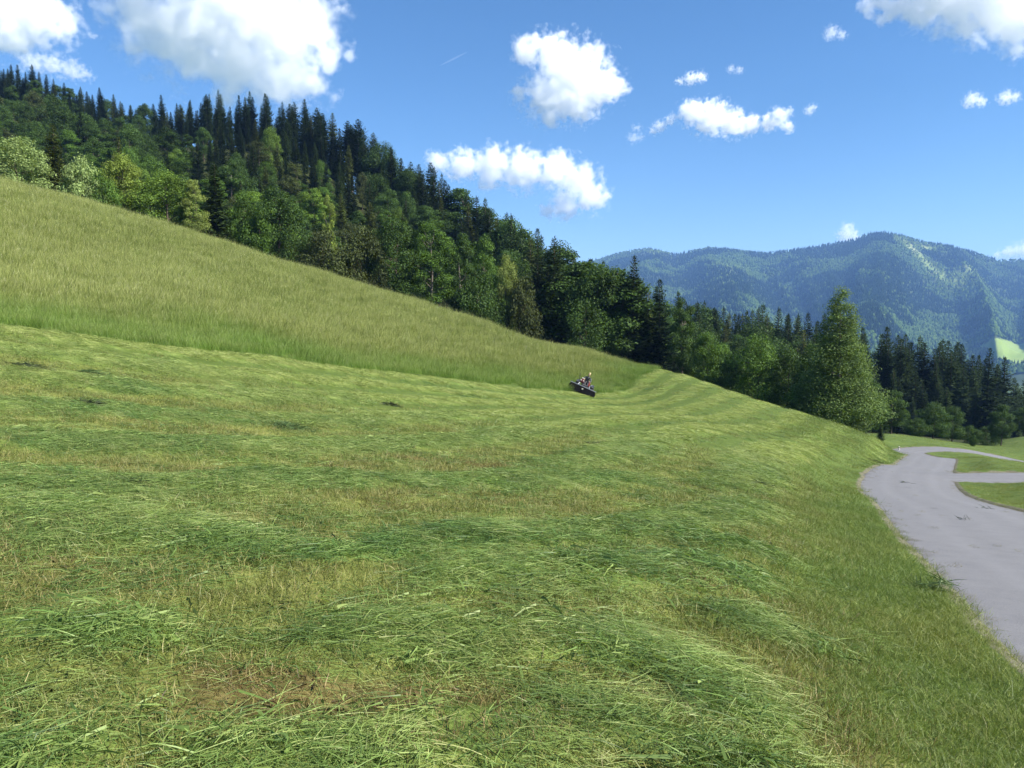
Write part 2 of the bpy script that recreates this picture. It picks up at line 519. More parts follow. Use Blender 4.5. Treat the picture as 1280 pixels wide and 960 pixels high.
def ground_material():
    m, nt, out = new_mat('meadow_ground')
    pos = position(nt)
    big = noise(nt, .35, 4, .6, pos)
    mid = noise(nt, 2.6, 6, .65, pos)
    fine = noise(nt, 22, 6, .7, pos)
    f2 = math_(nt, 'ADD', math_(nt, 'MULTIPLY', mid, .5), math_(nt, 'MULTIPLY', fine, .5))
    # stubble: straw, bare brown earth, green
    stub = ramp(nt, f2, [(.30, (.030, .030, .012)), (.42, (.075, .085, .026)), (.52, (.120, .135, .040)), (.62, (.18, .185, .064)), (.75, (.26, .25, .11))])
    earth = ramp(nt, fine, [(.3, (.035, .024, .014)), (.6, (.10, .066, .036))])
    e = math_(nt, 'GREATER_THAN', math_(nt, 'MULTIPLY', noise(nt, .9, 5, .65, pos), math_(nt, 'ADD', fine, .55)), .78)
    stub = mix(nt, math_(nt, 'MULTIPLY', e, .7), stub, earth)
    stub = mix(nt, math_(nt, 'MULTIPLY', attr(nt, 'soil'), .7), stub, ramp(nt, f2, [(.36, (.022, .015, .008)), (.5, (.085, .056, .028)), (.64, (.19, .14, .075))]))
    stub = mix(nt, math_(nt, 'MULTIPLY', attr(nt, 'fresh'), .75), stub, ramp(nt, f2, [(.34, (.028, .052, .012)), (.6, (.052, .088, .020))]))
    swath = ramp(nt, f2, [(.32, (.022, .036, .012)), (.44, (.07, .11, .028)), (.55, (.13, .18, .05)), (.68, (.24, .28, .11))])
    wr = attr(nt, 'wr')
    mown = mix(nt, math_(nt, 'MULTIPLY', wr, .85), stub, swath)
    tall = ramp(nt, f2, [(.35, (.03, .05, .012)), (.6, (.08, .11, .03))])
    mead = ramp(nt, math_(nt, 'ADD', math_(nt, 'MULTIPLY', f2, .7), math_(nt, 'MULTIPLY', big, .3)),
                [(.35, (.030, .046, .014)), (.5, (.062, .092, .024)), (.65, (.12, .14, .05))])
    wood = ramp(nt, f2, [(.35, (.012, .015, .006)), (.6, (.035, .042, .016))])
    c = mix(nt, attr(nt, 'mead'), mown, mead)
    sh = math_(nt, 'ADD', attr(nt, 'kerb'), math_(nt, 'MULTIPLY', math_(nt, 'SUBTRACT', mid, .5), 1.1))
    c = mix(nt, ramp(nt, sh, [(.35, (0, 0, 0)), (.65, (1, 1, 1))]), c, ramp(nt, f2, [(.34, (.05, .045, .036)), (.5, (.10, .093, .078)), (.68, (.18, .17, .15))]))
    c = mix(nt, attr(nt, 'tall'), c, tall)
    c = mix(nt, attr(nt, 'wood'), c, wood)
    p = N(nt, 'ShaderNodeBsdfPrincipled')
    L(nt, mix(nt, 1.0, c, (1.16, 1.18, .92), 'MULTIPLY'), p.inputs['Base Color'])
    p.inputs['Roughness'].default_value = .9; p.inputs['Specular IOR Level'].default_value = .1
    b = N(nt, 'ShaderNodeBump'); b.inputs['Strength'].default_value = .8; b.inputs['Distance'].default_value = .05
    L(nt, f2, b.inputs['Height']); L(nt, b.outputs[0], p.inputs['Normal'])
    L(nt, p.outputs[0], out.inputs[0])
    return m

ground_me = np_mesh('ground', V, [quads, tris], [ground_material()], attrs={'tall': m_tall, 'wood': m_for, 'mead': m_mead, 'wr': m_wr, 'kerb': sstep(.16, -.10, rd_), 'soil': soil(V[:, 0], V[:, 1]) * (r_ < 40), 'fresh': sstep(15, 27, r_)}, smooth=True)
ground = tag(link('ground', ground_me), kind='structure')

# ------------------------------------------------------------------ roads
def road_material():
    m, nt, out = new_mat('worn_asphalt')
    pos = position(nt)
    fine = noise(nt, 90, 4, .7, pos); mid = noise(nt, 3.0, 6, .65, pos); big = noise(nt, .4, 3, .5, pos)
    asp = ramp(nt, math_(nt, 'ADD', math_(nt, 'MULTIPLY', fine, .75), math_(nt, 'MULTIPLY', mid, .25)),
               [(.30, (.085, .085, .092)), (.5, (.137, .137, .142)), (.70, (.205, .205, .21))])
    asp = mix(nt, math_(nt, 'MULTIPLY', big, .35), asp, (.125, .123, .133))
    spk = math_(nt, 'GREATER_THAN', noise(nt, 34, 3, .6, pos), .69)
    asp = mix(nt, math_(nt, 'MULTIPLY', spk, .5), asp, (.07, .068, .07))
    vor = nt.nodes.new('ShaderNodeTexVoronoi'); vor.feature = 'DISTANCE_TO_EDGE'; vor.inputs['Scale'].default_value = .55
    wp = N(nt, 'ShaderNodeVectorMath', operation='ADD'); L(nt, pos, wp.inputs[0])
    wn_ = nt.nodes.new('ShaderNodeTexNoise'); wn_.inputs['Scale'].default_value = 1.6; wn_.inputs['Detail'].default_value = 4; L(nt, pos, wn_.inputs['Vector'])
    L(nt, wn_.outputs['Color'], wp.inputs[1]); L(nt, wp.outputs[0], vor.inputs['Vector'])
    crk = math_(nt, 'MULTIPLY', math_(nt, 'LESS_THAN', vor.outputs['Distance'], .010), math_(nt, 'GREATER_THAN', noise(nt, .5, 3, .6, pos), .63))
    asp = mix(nt, math_(nt, 'MULTIPLY', crk, .7), asp, (.06, .058, .058))
    ac = attr(nt, 'across')                         # 0 middle .. 1 edge
    dirt = ramp(nt, math_(nt, 'ADD', math_(nt, 'MULTIPLY', fine, .5), math_(nt, 'MULTIPLY', mid, .5)), [(.35, (.05, .045, .04)), (.6, (.13, .12, .10)), (.75, (.2, .185, .15))])
    e = math_(nt, 'ADD', ac, math_(nt, 'MULTIPLY', math_(nt, 'SUBTRACT', noise(nt, 1.3, 5, .7, pos), .5), .55))
    tr = ramp(nt, ac, [(.0, (.35,) * 3), (.28, (0, 0, 0)), (.48, (.55,) * 3), (.62, (.1,) * 3), (1, (.2,) * 3)])
    asp = mix(nt, math_(nt, 'MULTIPLY', tr, .45), asp, (.20, .20, .21))
    k = ramp(nt, e, [(.86, (0, 0, 0)), (1.0, (1, 1, 1))])
    c = mix(nt, k, asp, dirt)
    p = N(nt, 'ShaderNodeBsdfPrincipled'); L(nt, c, p.inputs['Base Color'])
    p.inputs['Roughness'].default_value = .85; p.inputs['Specular IOR Level'].default_value = .25
    b = N(nt, 'ShaderNodeBump'); b.inputs['Strength'].default_value = .5; b.inputs['Distance'].default_value = .01
    L(nt, fine, b.inputs['Height']); L(nt, b.outputs[0], p.inputs['Normal'])
    L(nt, p.outputs[0], out.inputs[0])
    return m
M_road = road_material()

def build_road(name, line, hw, dz):
    n = len(line); t = np.gradient(line, axis=0); t /= np.hypot(*t.T)[:, None]
    nr = np.stack([t[:, 1], -t[:, 0]], 1)
    u = np.array([-1.12, -1, -.9, -.7, -.35, 0, .35, .7, .9, 1, 1.12])
    jag = 0.22 * (fbm(np.arange(n) * .35, np.zeros(n), 5, 3) - .5)
    w = hw * u[None, :] + jag[:, None] * np.abs(u)[None] ** 6 * np.sign(u)[None]
    x = (line[:, 0:1] + nr[:, 0:1] * w).ravel(); y = (line[:, 1:2] + nr[:, 1:2] * w).ravel()
    _, zr = road_field(x, y)
    uu = np.tile(u, n)
    z = zr + dz - .03 * uu ** 2 + .012 * (fbm(x * 1.2, y * 1.2, 3, 2) - .5)
    k = len(u)
    i = np.arange(n - 1)[:, None]; j = np.arange(k - 1)[None]
    q = np.stack(np.broadcast_arrays(i * k + j, i * k + j + 1, (i + 1) * k + j + 1, (i + 1) * k + j), -1).reshape(-1, 4)[:, ::-1]
    me = np_mesh(name, np.stack([x, y, z], 1), [q], [M_road], attrs={'across': np.abs(uu)}, smooth=True)
    return tag(link(name, me), kind='structure')
build_road('road', main_line, HW_MAIN, 0.0)
build_road('side_road', side_line, HW_SIDE, -0.012)

# ------------------------------------------------------------------ grass
def ribbons(P0, D, Ln, Wd, bend, segs=3, seed=0, tipw=.15, side=None):
    n = len(P0); g = np.random.default_rng(seed)
    t = np.linspace(0, 1, segs + 1)
    C = P0[:, None] + D[:, None] * (Ln[:, None] * t)[:, :, None] + bend[:, None] * (t ** 2)[None, :, None]
    if side is None:
        side = np.cross(D, g.normal(size=(n, 3)))
    side = side / (np.linalg.norm(side, axis=1, keepdims=True) + 1e-9)
    w = Wd[:, None] * (1 - (1 - tipw) * t ** 1.6)[None] * .5
    A = C - side[:, None] * w[:, :, None]; B = C + side[:, None] * w[:, :, None]
    V = np.stack([A, B], 2).reshape(-1, 3)
    k = (segs + 1) * 2
    base = (np.arange(n) * k)[:, None]; s = np.arange(segs)[None] * 2
    F = np.stack(np.broadcast_arrays(base + s, base + s + 1, base + s + 3, base + s + 2), -1).reshape(-1, 4)
    tt = np.tile(np.repeat(t, 2), n)
    tone = np.repeat(g.random(n), k)
    return V, F, tt, tone

def grass_material(name, ramp_lo, ramp_hi, transl=.3, along=None):
    m, nt, out = new_mat(name)
    tone = attr(nt, 'tone'); tint = attr(nt, 'tint', 'INSTANCER')
    a = ramp(nt, tone, ramp_lo); b = ramp(nt, tone, ramp_hi)
    c = mix(nt, tint, a, b)
    if along: c = mix(nt, math_(nt, 'MULTIPLY', ramp(nt, attr(nt, 'along'), along[0]), math_(nt, 'ADD', math_(nt, 'MULTIPLY', tint, .75), .28, True)), c, ramp(nt, tone, along[1]))
    rnd = nt.nodes.new('ShaderNodeObjectInfo').outputs['Random']
    hs = N(nt, 'ShaderNodeHueSaturation'); L(nt, mix(nt, 1.0, c, (1.17, 1.17, 1.04), 'MULTIPLY'), hs.inputs['Color'])
    L(nt, math_(nt, 'ADD', math_(nt, 'MULTIPLY', rnd, .4), .8), hs.inputs['Value'])
    leaf_shader(nt, out, hs.outputs[0], transl, .5, .3)
    return m

SRC = {}
def clump_collection(name, metas, mat):
    c = bpy.data.collections.new(name + '_sources')
    for k, (V, F, tt, tone) in enumerate(metas):
        me = np_mesh(f'{name}_tuft', V, [F], [mat], attrs={'along': tt, 'tone': tone})
        o = bpy.data.objects.new(f'{name}_tuft.{k:03d}', me); c.objects.link(o)
    return c

def scatter(name, pts, rot, scl, vid, tint, coll, label, cat):
    n = len(pts)
    me = bpy.data.meshes.new(name)
    me.vertices.add(n); me.vertices.foreach_set('co', np.asarray(pts, np.float32).ravel())
    for k, typ, a in (('rot', 'FLOAT_VECTOR', rot), ('scl', 'FLOAT', scl), ('tint', 'FLOAT', tint)):
        d = me.attributes.new(k, typ, 'POINT').data
        d.foreach_set('vector' if typ == 'FLOAT_VECTOR' else 'value', np.asarray(a, np.float32).ravel())
    me.attributes.new('vid', 'INT', 'POINT').data.foreach_set('value', np.asarray(vid, np.int32))
    me.update()
    o = tag(link(name, me), label, cat, kind='stuff')
    ng = bpy.data.node_groups.new(name + '_spread', 'GeometryNodeTree')
    ng.interface.new_socket('Geometry', in_out='INPUT', socket_type='NodeSocketGeometry')
    ng.interface.new_socket('Geometry', in_out='OUTPUT', socket_type='NodeSocketGeometry')
    gi = ng.nodes.new('NodeGroupInput'); go = ng.nodes.new('NodeGroupOutput')
    mp = ng.nodes.new('GeometryNodeMeshToPoints')
    ip = ng.nodes.new('GeometryNodeInstanceOnPoints')
    ci = ng.nodes.new('GeometryNodeCollectionInfo')
    ci.inputs['Collection'].default_value = coll
    ci.inputs['Separate Children'].default_value = True; ci.inputs['Reset Children'].default_value = True
    def named(nm_, typ):
        a = ng.nodes.new('GeometryNodeInputNamedAttribute'); a.data_type = typ
        a.inputs['Name'].default_value = nm_
        return a.outputs['Attribute']
    lk = ng.links.new
    lk(gi.outputs[0], mp.inputs[0]); lk(mp.outputs[0], ip.inputs['Points'])
    lk(ci.outputs[0], ip.inputs['Instance']); ip.inputs['Pick Instance'].default_value = True
    lk(named('vid', 'INT'), ip.inputs['Instance Index'])
    e2r = ng.nodes.new('FunctionNodeEulerToRotation'); lk(named('rot', 'FLOAT_VECTOR'), e2r.inputs[0])
    lk(e2r.outputs[0], ip.inputs['Rotation'])
    lk(named('scl', 'FLOAT'), ip.inputs['Scale'])
    lk(ip.outputs[0], go.inputs[0])
    md = o.modifiers.new('spread', 'NODES'); md.node_group = ng
    return o

def frame_euler(x, y, heading, lift=None):
    """euler of a frame with local x along the heading, lying on the slope"""
    e = .4
    zx = (H(x + e, y) - H(x - e, y)) / (2 * e); zy = (H(x, y + e) - H(x, y - e)) / (2 * e)
    nz = np.stack([-zx, -zy, np.ones_like(zx)], 1); nz /= np.linalg.norm(nz, axis=1, keepdims=True)
    h = np.stack([np.cos(heading), np.sin(heading), np.zeros_like(zx)], 1)
    xx = h - nz * (h * nz).sum(1, keepdims=True); xx /= np.linalg.norm(xx, axis=1, keepdims=True)
    yy = np.cross(nz, xx)
    b = np.arcsin(np.clip(-xx[:, 2], -1, 1)); a = np.arctan2(yy[:, 2], nz[:, 2]); c = np.arctan2(xx[:, 1], xx[:, 0])
    return np.stack([a, b, c], 1)

def annuli(bands, wide=.74, pad=2.0):
    out = []
    for y0, y1, dens, sc in bands:
        x1 = wide * y1 + pad
        n = int((y1 - y0) * 2 * x1 * dens)
        x = rng.uniform(-x1, x1, n); y = rng.uniform(y0, y1, n)
        k = np.abs(x) < wide * y + pad
        out.append(np.stack([x[k], y[k], np.full(k.sum(), sc)], 1))
    return np.concatenate(out)

# --- source tufts
def src_cut(seed, n=190):
    g = np.random.default_rng(seed)
    P = np.stack([g.uniform(-.35, .2, n), g.normal(0, .17, n), g.uniform(.0, .055, n)], 1)
    a = g.normal(0, .62, n); pitch = g.normal(.05, .09, n)
    D = np.stack([np.cos(a) * np.cos(pitch), np.sin(a) * np.cos(pitch), np.sin(pitch)], 1)
    Ln = .07 + .25 * g.random(n) ** 1.5; Wd = g.uniform(.0022, .0050, n)
    bend = np.stack([g.normal(0, .02, n), g.normal(0, .05, n), -Ln * np.abs(g.normal(.06, .10, n)) - .012], 1)
    s = np.cross(D, np.array([0, 0, 1.0])) + .5 * g.normal(size=(n, 3))
    return ribbons(P, D, Ln, Wd, bend, 4, seed, .25, s)
def src_heap(seed, n=170):
    g = np.random.default_rng(seed)
    P = np.stack([g.normal(0, .16, n), g.normal(0, .13, n), g.uniform(.0, .06, n)], 1)
    a = g.uniform(0, 2 * math.pi, n); pitch = g.normal(.12, .22, n)
    D = np.stack([np.cos(a) * np.cos(pitch), np.sin(a) * np.cos(pitch), np.sin(pitch)], 1)
    Ln = g.uniform(.06, .24, n); Wd = g.uniform(.0025, .0065, n) * np.where(g.random(n) < .10, 3.2, 1)
    bend = np.stack([g.normal(0, .06, n), g.normal(0, .06, n), -Ln * np.abs(g.normal(.35, .2, n))], 1)
    V, F, tt, tn = ribbons(P, D, Ln, Wd, bend, 3, seed, .2)
    return V, F, tt, tn * .8
def src_stubble(seed, n=75):
    g = np.random.default_rng(seed)
    P = np.stack([g.normal(0, .13, n), g.normal(0, .13, n), np.full(n, -.015)], 1)
    a = g.uniform(0, 2 * math.pi, n); pitch = g.uniform(.5, 1.5, n)
    D = np.stack([np.cos(a) * np.cos(pitch), np.sin(a) * np.cos(pitch), np.sin(pitch)], 1)
    Ln = g.uniform(.035, .12, n); Wd = g.uniform(.003, .006, n)
    bend = np.stack([g.normal(0, .02, n), g.normal(0, .02, n), -Ln * g.uniform(0, .4, n)], 1)
    return ribbons(P, D, Ln, Wd, bend, 2, seed, .3)
def src_verge(seed, n=80):
    g = np.random.default_rng(seed)
    P = np.stack([g.normal(0, .14, n), g.normal(0, .14, n), np.full(n, -.02)], 1)
    a = g.uniform(0, 2 * math.pi, n); pitch = g.uniform(.7, 1.5, n)
    D = np.stack([np.cos(a) * np.cos(pitch), np.sin(a) * np.cos(pitch), np.sin(pitch)], 1)
    Ln = .05 + .17 * g.random(n) ** 1.5; Wd = g.uniform(.003, .006, n)
    bend = np.stack([g.normal(0, .05, n), g.normal(0, .05, n), -Ln * g.uniform(.1, .6, n)], 1)
    return ribbons(P, D, Ln, Wd, bend, 3, seed, .15)
def src_tall(seed, n=230, r=.36):
    g = np.random.default_rng(seed)
    P = np.stack([g.normal(0, r, n), g.normal(0, r, n), np.full(n, -.03)], 1)
    a = g.uniform(0, 2 * math.pi, n); pitch = g.uniform(.95, 1.5, n)
    D = np.stack([np.cos(a) * np.cos(pitch), np.sin(a) * np.cos(pitch), np.sin(pitch)], 1)
    Ln = g.uniform(.35, .78, n) ; Wd = g.uniform(.005, .010, n)
    bend = np.stack([g.normal(.05, .06, n), g.normal(0, .06, n), -Ln * g.uniform(0, .2, n)], 1)
    return ribbons(P, D, Ln, Wd, bend, 3, seed, .5)

GREEN_DK = [(0, (.032, .074, .020)), (.45, (.090, .164, .042)), (.9, (.165, .225, .072)), (1, (.28, .31, .14))]
GREEN_LT = [(0, (.085, .12, .026)), (.45, (.19, .245, .068)), (.9, (.31, .345, .125)), (1, (.38, .37, .18))]
M_cut = grass_material('cut_grass_blades', GREEN_DK, GREEN_LT, .28)
M_stub = grass_material('stubble_blades', [(0, (.07, .09, .022)), (.5, (.115, .145, .036)), (.8, (.17, .175, .06)), (1, (.30, .26, .12))],
                        [(0, (.07, .040, .02)), (.45, (.13, .10, .042)), (.8, (.18, .15, .06)), (1, (.32, .24, .13))], .25)
M_verge = grass_material('verge_blades', [(0, (.055, .095, .020)), (.6, (.105, .160, .036)), (1, (.19, .23, .07))],
                         [(0, (.085, .12, .024)), (.6, (.15, .185, .048)), (1, (.26, .26, .10))], .3)
M_tall = grass_material('tall_grass_blades', [(0, (.060, .118, .018)), (.6, (.100, .185, .030)), (1, (.16, .24, .05))],
                        [(0, (.08, .115, .022)), (.6, (.125, .165, .036)), (1, (.19, .215, .06))], .3,
                        ([(.62, (0, 0, 0)), (.92, (1, 1, 1))], [(0, (.19, .225, .062)), (.5, (.245, .27, .092)), (.9, (.30, .31, .13)), (.97, (.36, .35, .19)), (1, (.68, .66, .58))]))
C_cut = clump_collection('cut', [src_cut(s) for s in range(6)] + [src_heap(s) for s in (11, 12)], M_cut)
def src_weed(seed, n=16):
    g = np.random.default_rng(seed)
    P = np.stack([g.normal(0, .06, n), g.normal(0, .06, n), np.zeros(n)], 1)
    a = g.uniform(0, 2 * math.pi, n); pitch = g.uniform(.1, .7, n)
    D = np.stack([np.cos(a) * np.cos(pitch), np.sin(a) * np.cos(pitch), np.sin(pitch)], 1)
    Ln = g.uniform(.05, .12, n); Wd = g.uniform(.014, .030, n)
    V, F, tt, tn = ribbons(P, D, Ln, Wd, np.stack([np.zeros(n), np.zeros(n), -Ln * .35], 1), 3, seed, .2, np.cross(D, np.array([0, 0, 1.0])))
    return V, F, tt, tn * .5
C_stub = clump_collection('stubble', [src_stubble(s) for s in range(20, 25)] + [src_weed(26), src_weed(27)], M_stub)
C_verge = clump_collection('verge', [src_verge(s) for s in range(30, 35)], M_verge)
C_tall = clump_collection('tall', [src_tall(s) for s in range(40, 46)], M_tall)

def zone(x, y):
    rd, _ = road_field(x, y)
    dt = d_tall(x, y)
    right = ((x > np.interp(y, main_line[:170, 1], main_line[:170, 0])) & (y < 63)) | ((y > 66) & (x > 33))
    return rd, dt, right

# --- cut grass lying in swaths
p = annuli([(1.2, 4, 46, .85), (4, 8, 34, .95), (8, 14, 28, .95), (14, 24, 20, 1.0), (24, 40, 12, 1.15), (40, 66, 7, 1.35), (66, 100, 3.6, 1.7)])
x, y, sc = p.T
rd, dt, right = zone(x, y)
wr = windrow(x, y, dt)
keep = (dt < .2) & (~right) & (rd > .45 + .5 * rng.random(len(x))) & (forest_edge(x, y) < 0)
verge_k = sstep(1.1, 2.4, rd) * (1 - sstep(30, 44, y) * sstep(9, 5, rd))
far_ = sstep(16, 28, np.hypot(x, y))
keep &= rng.random(len(x)) < ((0.26 + .74 * wr) * (1 - far_) + far_ * (.03 + .97 * wr ** 1.7)) * (1 - .8 * soil(x, y)) * np.clip(verge_k + .30 * (rd > .45) * (fbm(x * .9, y * .9, 141, 3) > .42), 0, 1)
x, y, sc, dt, wr = x[keep], y[keep], sc[keep], dt[keep], wr[keep]
r = np.hypot(x, y)
e = .5
gxx = d_tall(x + e, y) - d_tall(x - e, y); gyy = d_tall(x, y + e) - d_tall(x, y - e)
tang = np.arctan2(-gxx, gyy) + math.pi
swirl = (fbm(x * .45, y * .45, 41, 3) - .5) * 3.2
near_h = -0.05 + swirl * .75
far_h = tang + swirl * .4
head = np.where(r < 18, near_h, far_h) + rng.normal(0, .42, len(x))
z = H(x, y) - .02 + .05 * wr * rng.random(len(x))
isheap = rng.random(len(x)) < .32 + .25 * (fbm(x * .8, y * .8, 52, 3) > .60)
vid = np.where(isheap, rng.integers(0, 2, len(x)) + 6, rng.integers(0, 6, len(x)))
tint = np.clip(.26 + .40 * sstep(6, 30, r) + 1.7 * sstep(20, 34, r) * (wr - .45) + (.9 - .5 * sstep(20, 40, r)) * (fbm(x * .6, y * .6, 61, 3) - .5), 0, 1)
scatter('cut_grass', np.stack([x, y, z], 1), frame_euler(x, y, head), sc * rng.uniform(.8, 1.2, len(x)), vid, tint, C_cut,
        'freshly cut green grass lying in loose swaths across the mown field', 'cut grass')

# --- clippings blown onto the tarmac
g_ = np.random.default_rng(77)
n_ = 2600
x = g_.uniform(2, 24, n_); y = g_.uniform(2, 40, n_)
rd, _ = road_field(x, y)
k = (rd < .25) & (rd > -3.2) & (g_.random(n_) < np.where(rd > -.45, .95, .07)) & (np.abs(x) < .72 * y + 1)
x, y, rd = x[k], y[k], rd[k]
_, zr = road_field(x, y)
z = np.where(rd < .02, zr + .004, H(x, y))
scatter('road_clippings', np.stack([x, y, z], 1), np.stack([g_.normal(0, .03, len(x)), g_.normal(0, .03, len(x)), g_.uniform(0, 6.28, len(x))], 1),
        g_.uniform(.18, .42, len(x)), g_.integers(0, 5, len(x)), g_.uniform(.2, 1, len(x)), C_stub, 'stray grass clippings scattered along the tarmac edge', 'clippings')

# --- stubble between the swaths
p = annuli([(1.2, 5, 64, .9), (5, 10, 38, 1.0), (10, 20, 17, 1.2), (20, 40, 6, 1.6), (40, 95, 1.6, 2.2)])
x, y, sc = p.T
rd, dt, right = zone(x, y)
wr = windrow(x, y, dt)
keep = (dt < .1) & (~right) & (rd > .3) & (forest_edge(x, y) < 0) & (rng.random(len(x)) < (1.0 - .55 * wr) * (1 - .30 * soil(x, y)) * (1 - .88 * sstep(15, 27, np.hypot(x, y))))
keep &= rng.random(len(x)) < sstep(.6, 2.0, rd)
x, y, sc = x[keep], y[keep], sc[keep]
brown = np.maximum(.5 * sstep(.54, .68, fbm(x * .75, y * .75, 71, 4)), soil(x, y)) * sstep(22, 10, np.hypot(x, y))
scatter('stubble_grass', np.stack([x, y, H(x, y)], 1), frame_euler(x, y, rng.uniform(0, 6.28, len(x))), sc * rng.uniform(.8, 1.25, len(x)),
        np.where(rng.random(len(x)) < .035, rng.integers(5, 7, len(x)), rng.integers(0, 5, len(x))), np.clip(brown + rng.normal(0, .12, len(x)), 0, 1), C_stub, 'short yellowish stubble left standing between the swaths', 'stubble')

# --- verge and meadow right of the road
p = annuli([(1.0, 8, 150, .8), (8, 16, 75, .9), (16, 34, 8, 1.4), (34, 66, 3.2, 1.8), (66, 150, .9, 2.6)], .76)
x, y, sc = p.T
rd, dt, right = zone(x, y)
vk = np.where(right, 1.0, sstep(2.6, 1.0, rd + .9 * (fbm(x * .9, y * .9, 81, 2) - .5)))
vk = np.maximum(vk, sstep(30, 44, y) * sstep(8.5, 5.5, rd) * (x < 60))
keep = (rd > -.05 + .40 * rng.random(len(x)) ** 2) & (dt < -.5) & (rng.random(len(x)) < vk) & (forest_edge(x, y) < 1)
x, y, sc, rd, right = x[keep], y[keep], sc[keep], rd[keep], right[keep]
hs = np.where(right, np.where(y > 30, .38, .62), np.where(y > 44, 1.0, .8))
scatter('verge_grass', np.stack([x, y, H(x, y)], 1), frame_euler(x, y, rng.uniform(0, 6.28, len(x))), sc * hs * rng.uniform(.7, 1.3, len(x)),
        rng.integers(0, 5, len(x)), np.clip(.35 + .5 * right + 2.2 * (fbm(x * .8, y * .8, 91, 4) - .5) + rng.normal(0, .15, len(x)), 0, 1), C_verge,
        'rough bright green grass along the verges of the tarmac road', 'verge grass')

# --- uncut meadow
p = annuli([(12, 30, 7, .9), (30, 50, 5, 1.0), (50, 75, 3.6, 1.1), (75, 118, 2.4, 1.25)], .74, 3)
x, y, sc = p.T
rd, dt, right = zone(x, y)
patchy = fbm(x * .35, y * .35, 99, 3)
keep = (dt > .25 + 1.6 * (patchy - .5) + rng.normal(0, .12, len(x))) & (forest_edge(x, y) < 5)
x, y, sc, dt = x[keep], y[keep], sc[keep], dt[keep]
edge = .85 * sstep(8.5, 2.0, dt + 5 * (fbm(x * .2, y * .2, 98, 2) - .5))
hs = (.78 + .5 * fbm(x * .25, y * .25, 97, 3)) * (1 - .42 * edge)
scatter('tall_grass', np.stack([x, y, H(x, y)], 1), np.stack([rng.normal(0, .06, len(x)), rng.normal(0, .06, len(x)), rng.uniform(0, 6.28, len(x))], 1),
        sc * hs * rng.uniform(.85, 1.15, len(x)), rng.integers(0, 6, len(x)), np.clip(1 - edge + .5 * (fbm(x * .12, y * .12, 96, 3) - .5), 0, 1), C_tall,
        'uncut tall olive green meadow grass with seed heads on the slope', 'tall grass')
# ------------------------------------------------------------------ sky, sun, air
SUN_AZ, SUN_EL = R(110), R(42)
sun_dir = Vector((math.sin(SUN_AZ) * math.cos(SUN_EL), math.cos(SUN_AZ) * math.cos(SUN_EL), math.sin(SUN_EL)))
world = bpy.data.worlds.new('World'); scene.world = world; world.use_nodes = True
wn = world.node_tree; wn.nodes.clear()
sky = wn.nodes.new('ShaderNodeTexSky'); sky.sky_type = 'NISHITA'; sky.sun_disc = False
sky.sun_elevation = SUN_EL; sky.sun_rotation = SUN_AZ
sky.altitude = 700; sky.air_density = 1.0; sky.dust_density = .1; sky.ozone_density = 4.0
bg = wn.nodes.new('ShaderNodeBackground'); bg.inputs[1].default_value = 0.064
wo = wn.nodes.new('ShaderNodeOutputWorld')
hsv = wn.nodes.new('ShaderNodeHueSaturation'); hsv.inputs['Saturation'].default_value = 1.18
wn.links.new(sky.outputs[0], hsv.inputs['Color']); wn.links.new(hsv.outputs[0], bg.inputs[0]); wn.links.new(bg.outputs[0], wo.inputs[0])
sl = bpy.data.lights.new('sun', 'SUN'); sl.energy = 4.9; sl.angle = R(.53); sl.color = (1.0, .95, .86)
so = bpy.data.objects.new('sun', sl); COL.objects.link(so)
so.rotation_euler = sun_dir.to_track_quat('Z', 'Y').to_euler(); so.location = (200, -100, 400)

HAZE = True
if HAZE:
    m, nt, out = new_mat('valley_air')
    pv = N(nt, 'ShaderNodeVolumePrincipled')
    pv.inputs['Color'].default_value = (.27, .50, 1.0, 1)
    pv.inputs['Density'].default_value = 0.84e-4
    pv.inputs['Anisotropy'].default_value = 0.0
    L(nt, pv.outputs[0], out.inputs['Volume'])
    hb = MB().box((2500, 2600, 215), (19000, 21000, 1000))
    tag(hb.build('haze', m), 'thin bluish valley air lying in front of the far mountain', 'haze', kind='stuff')

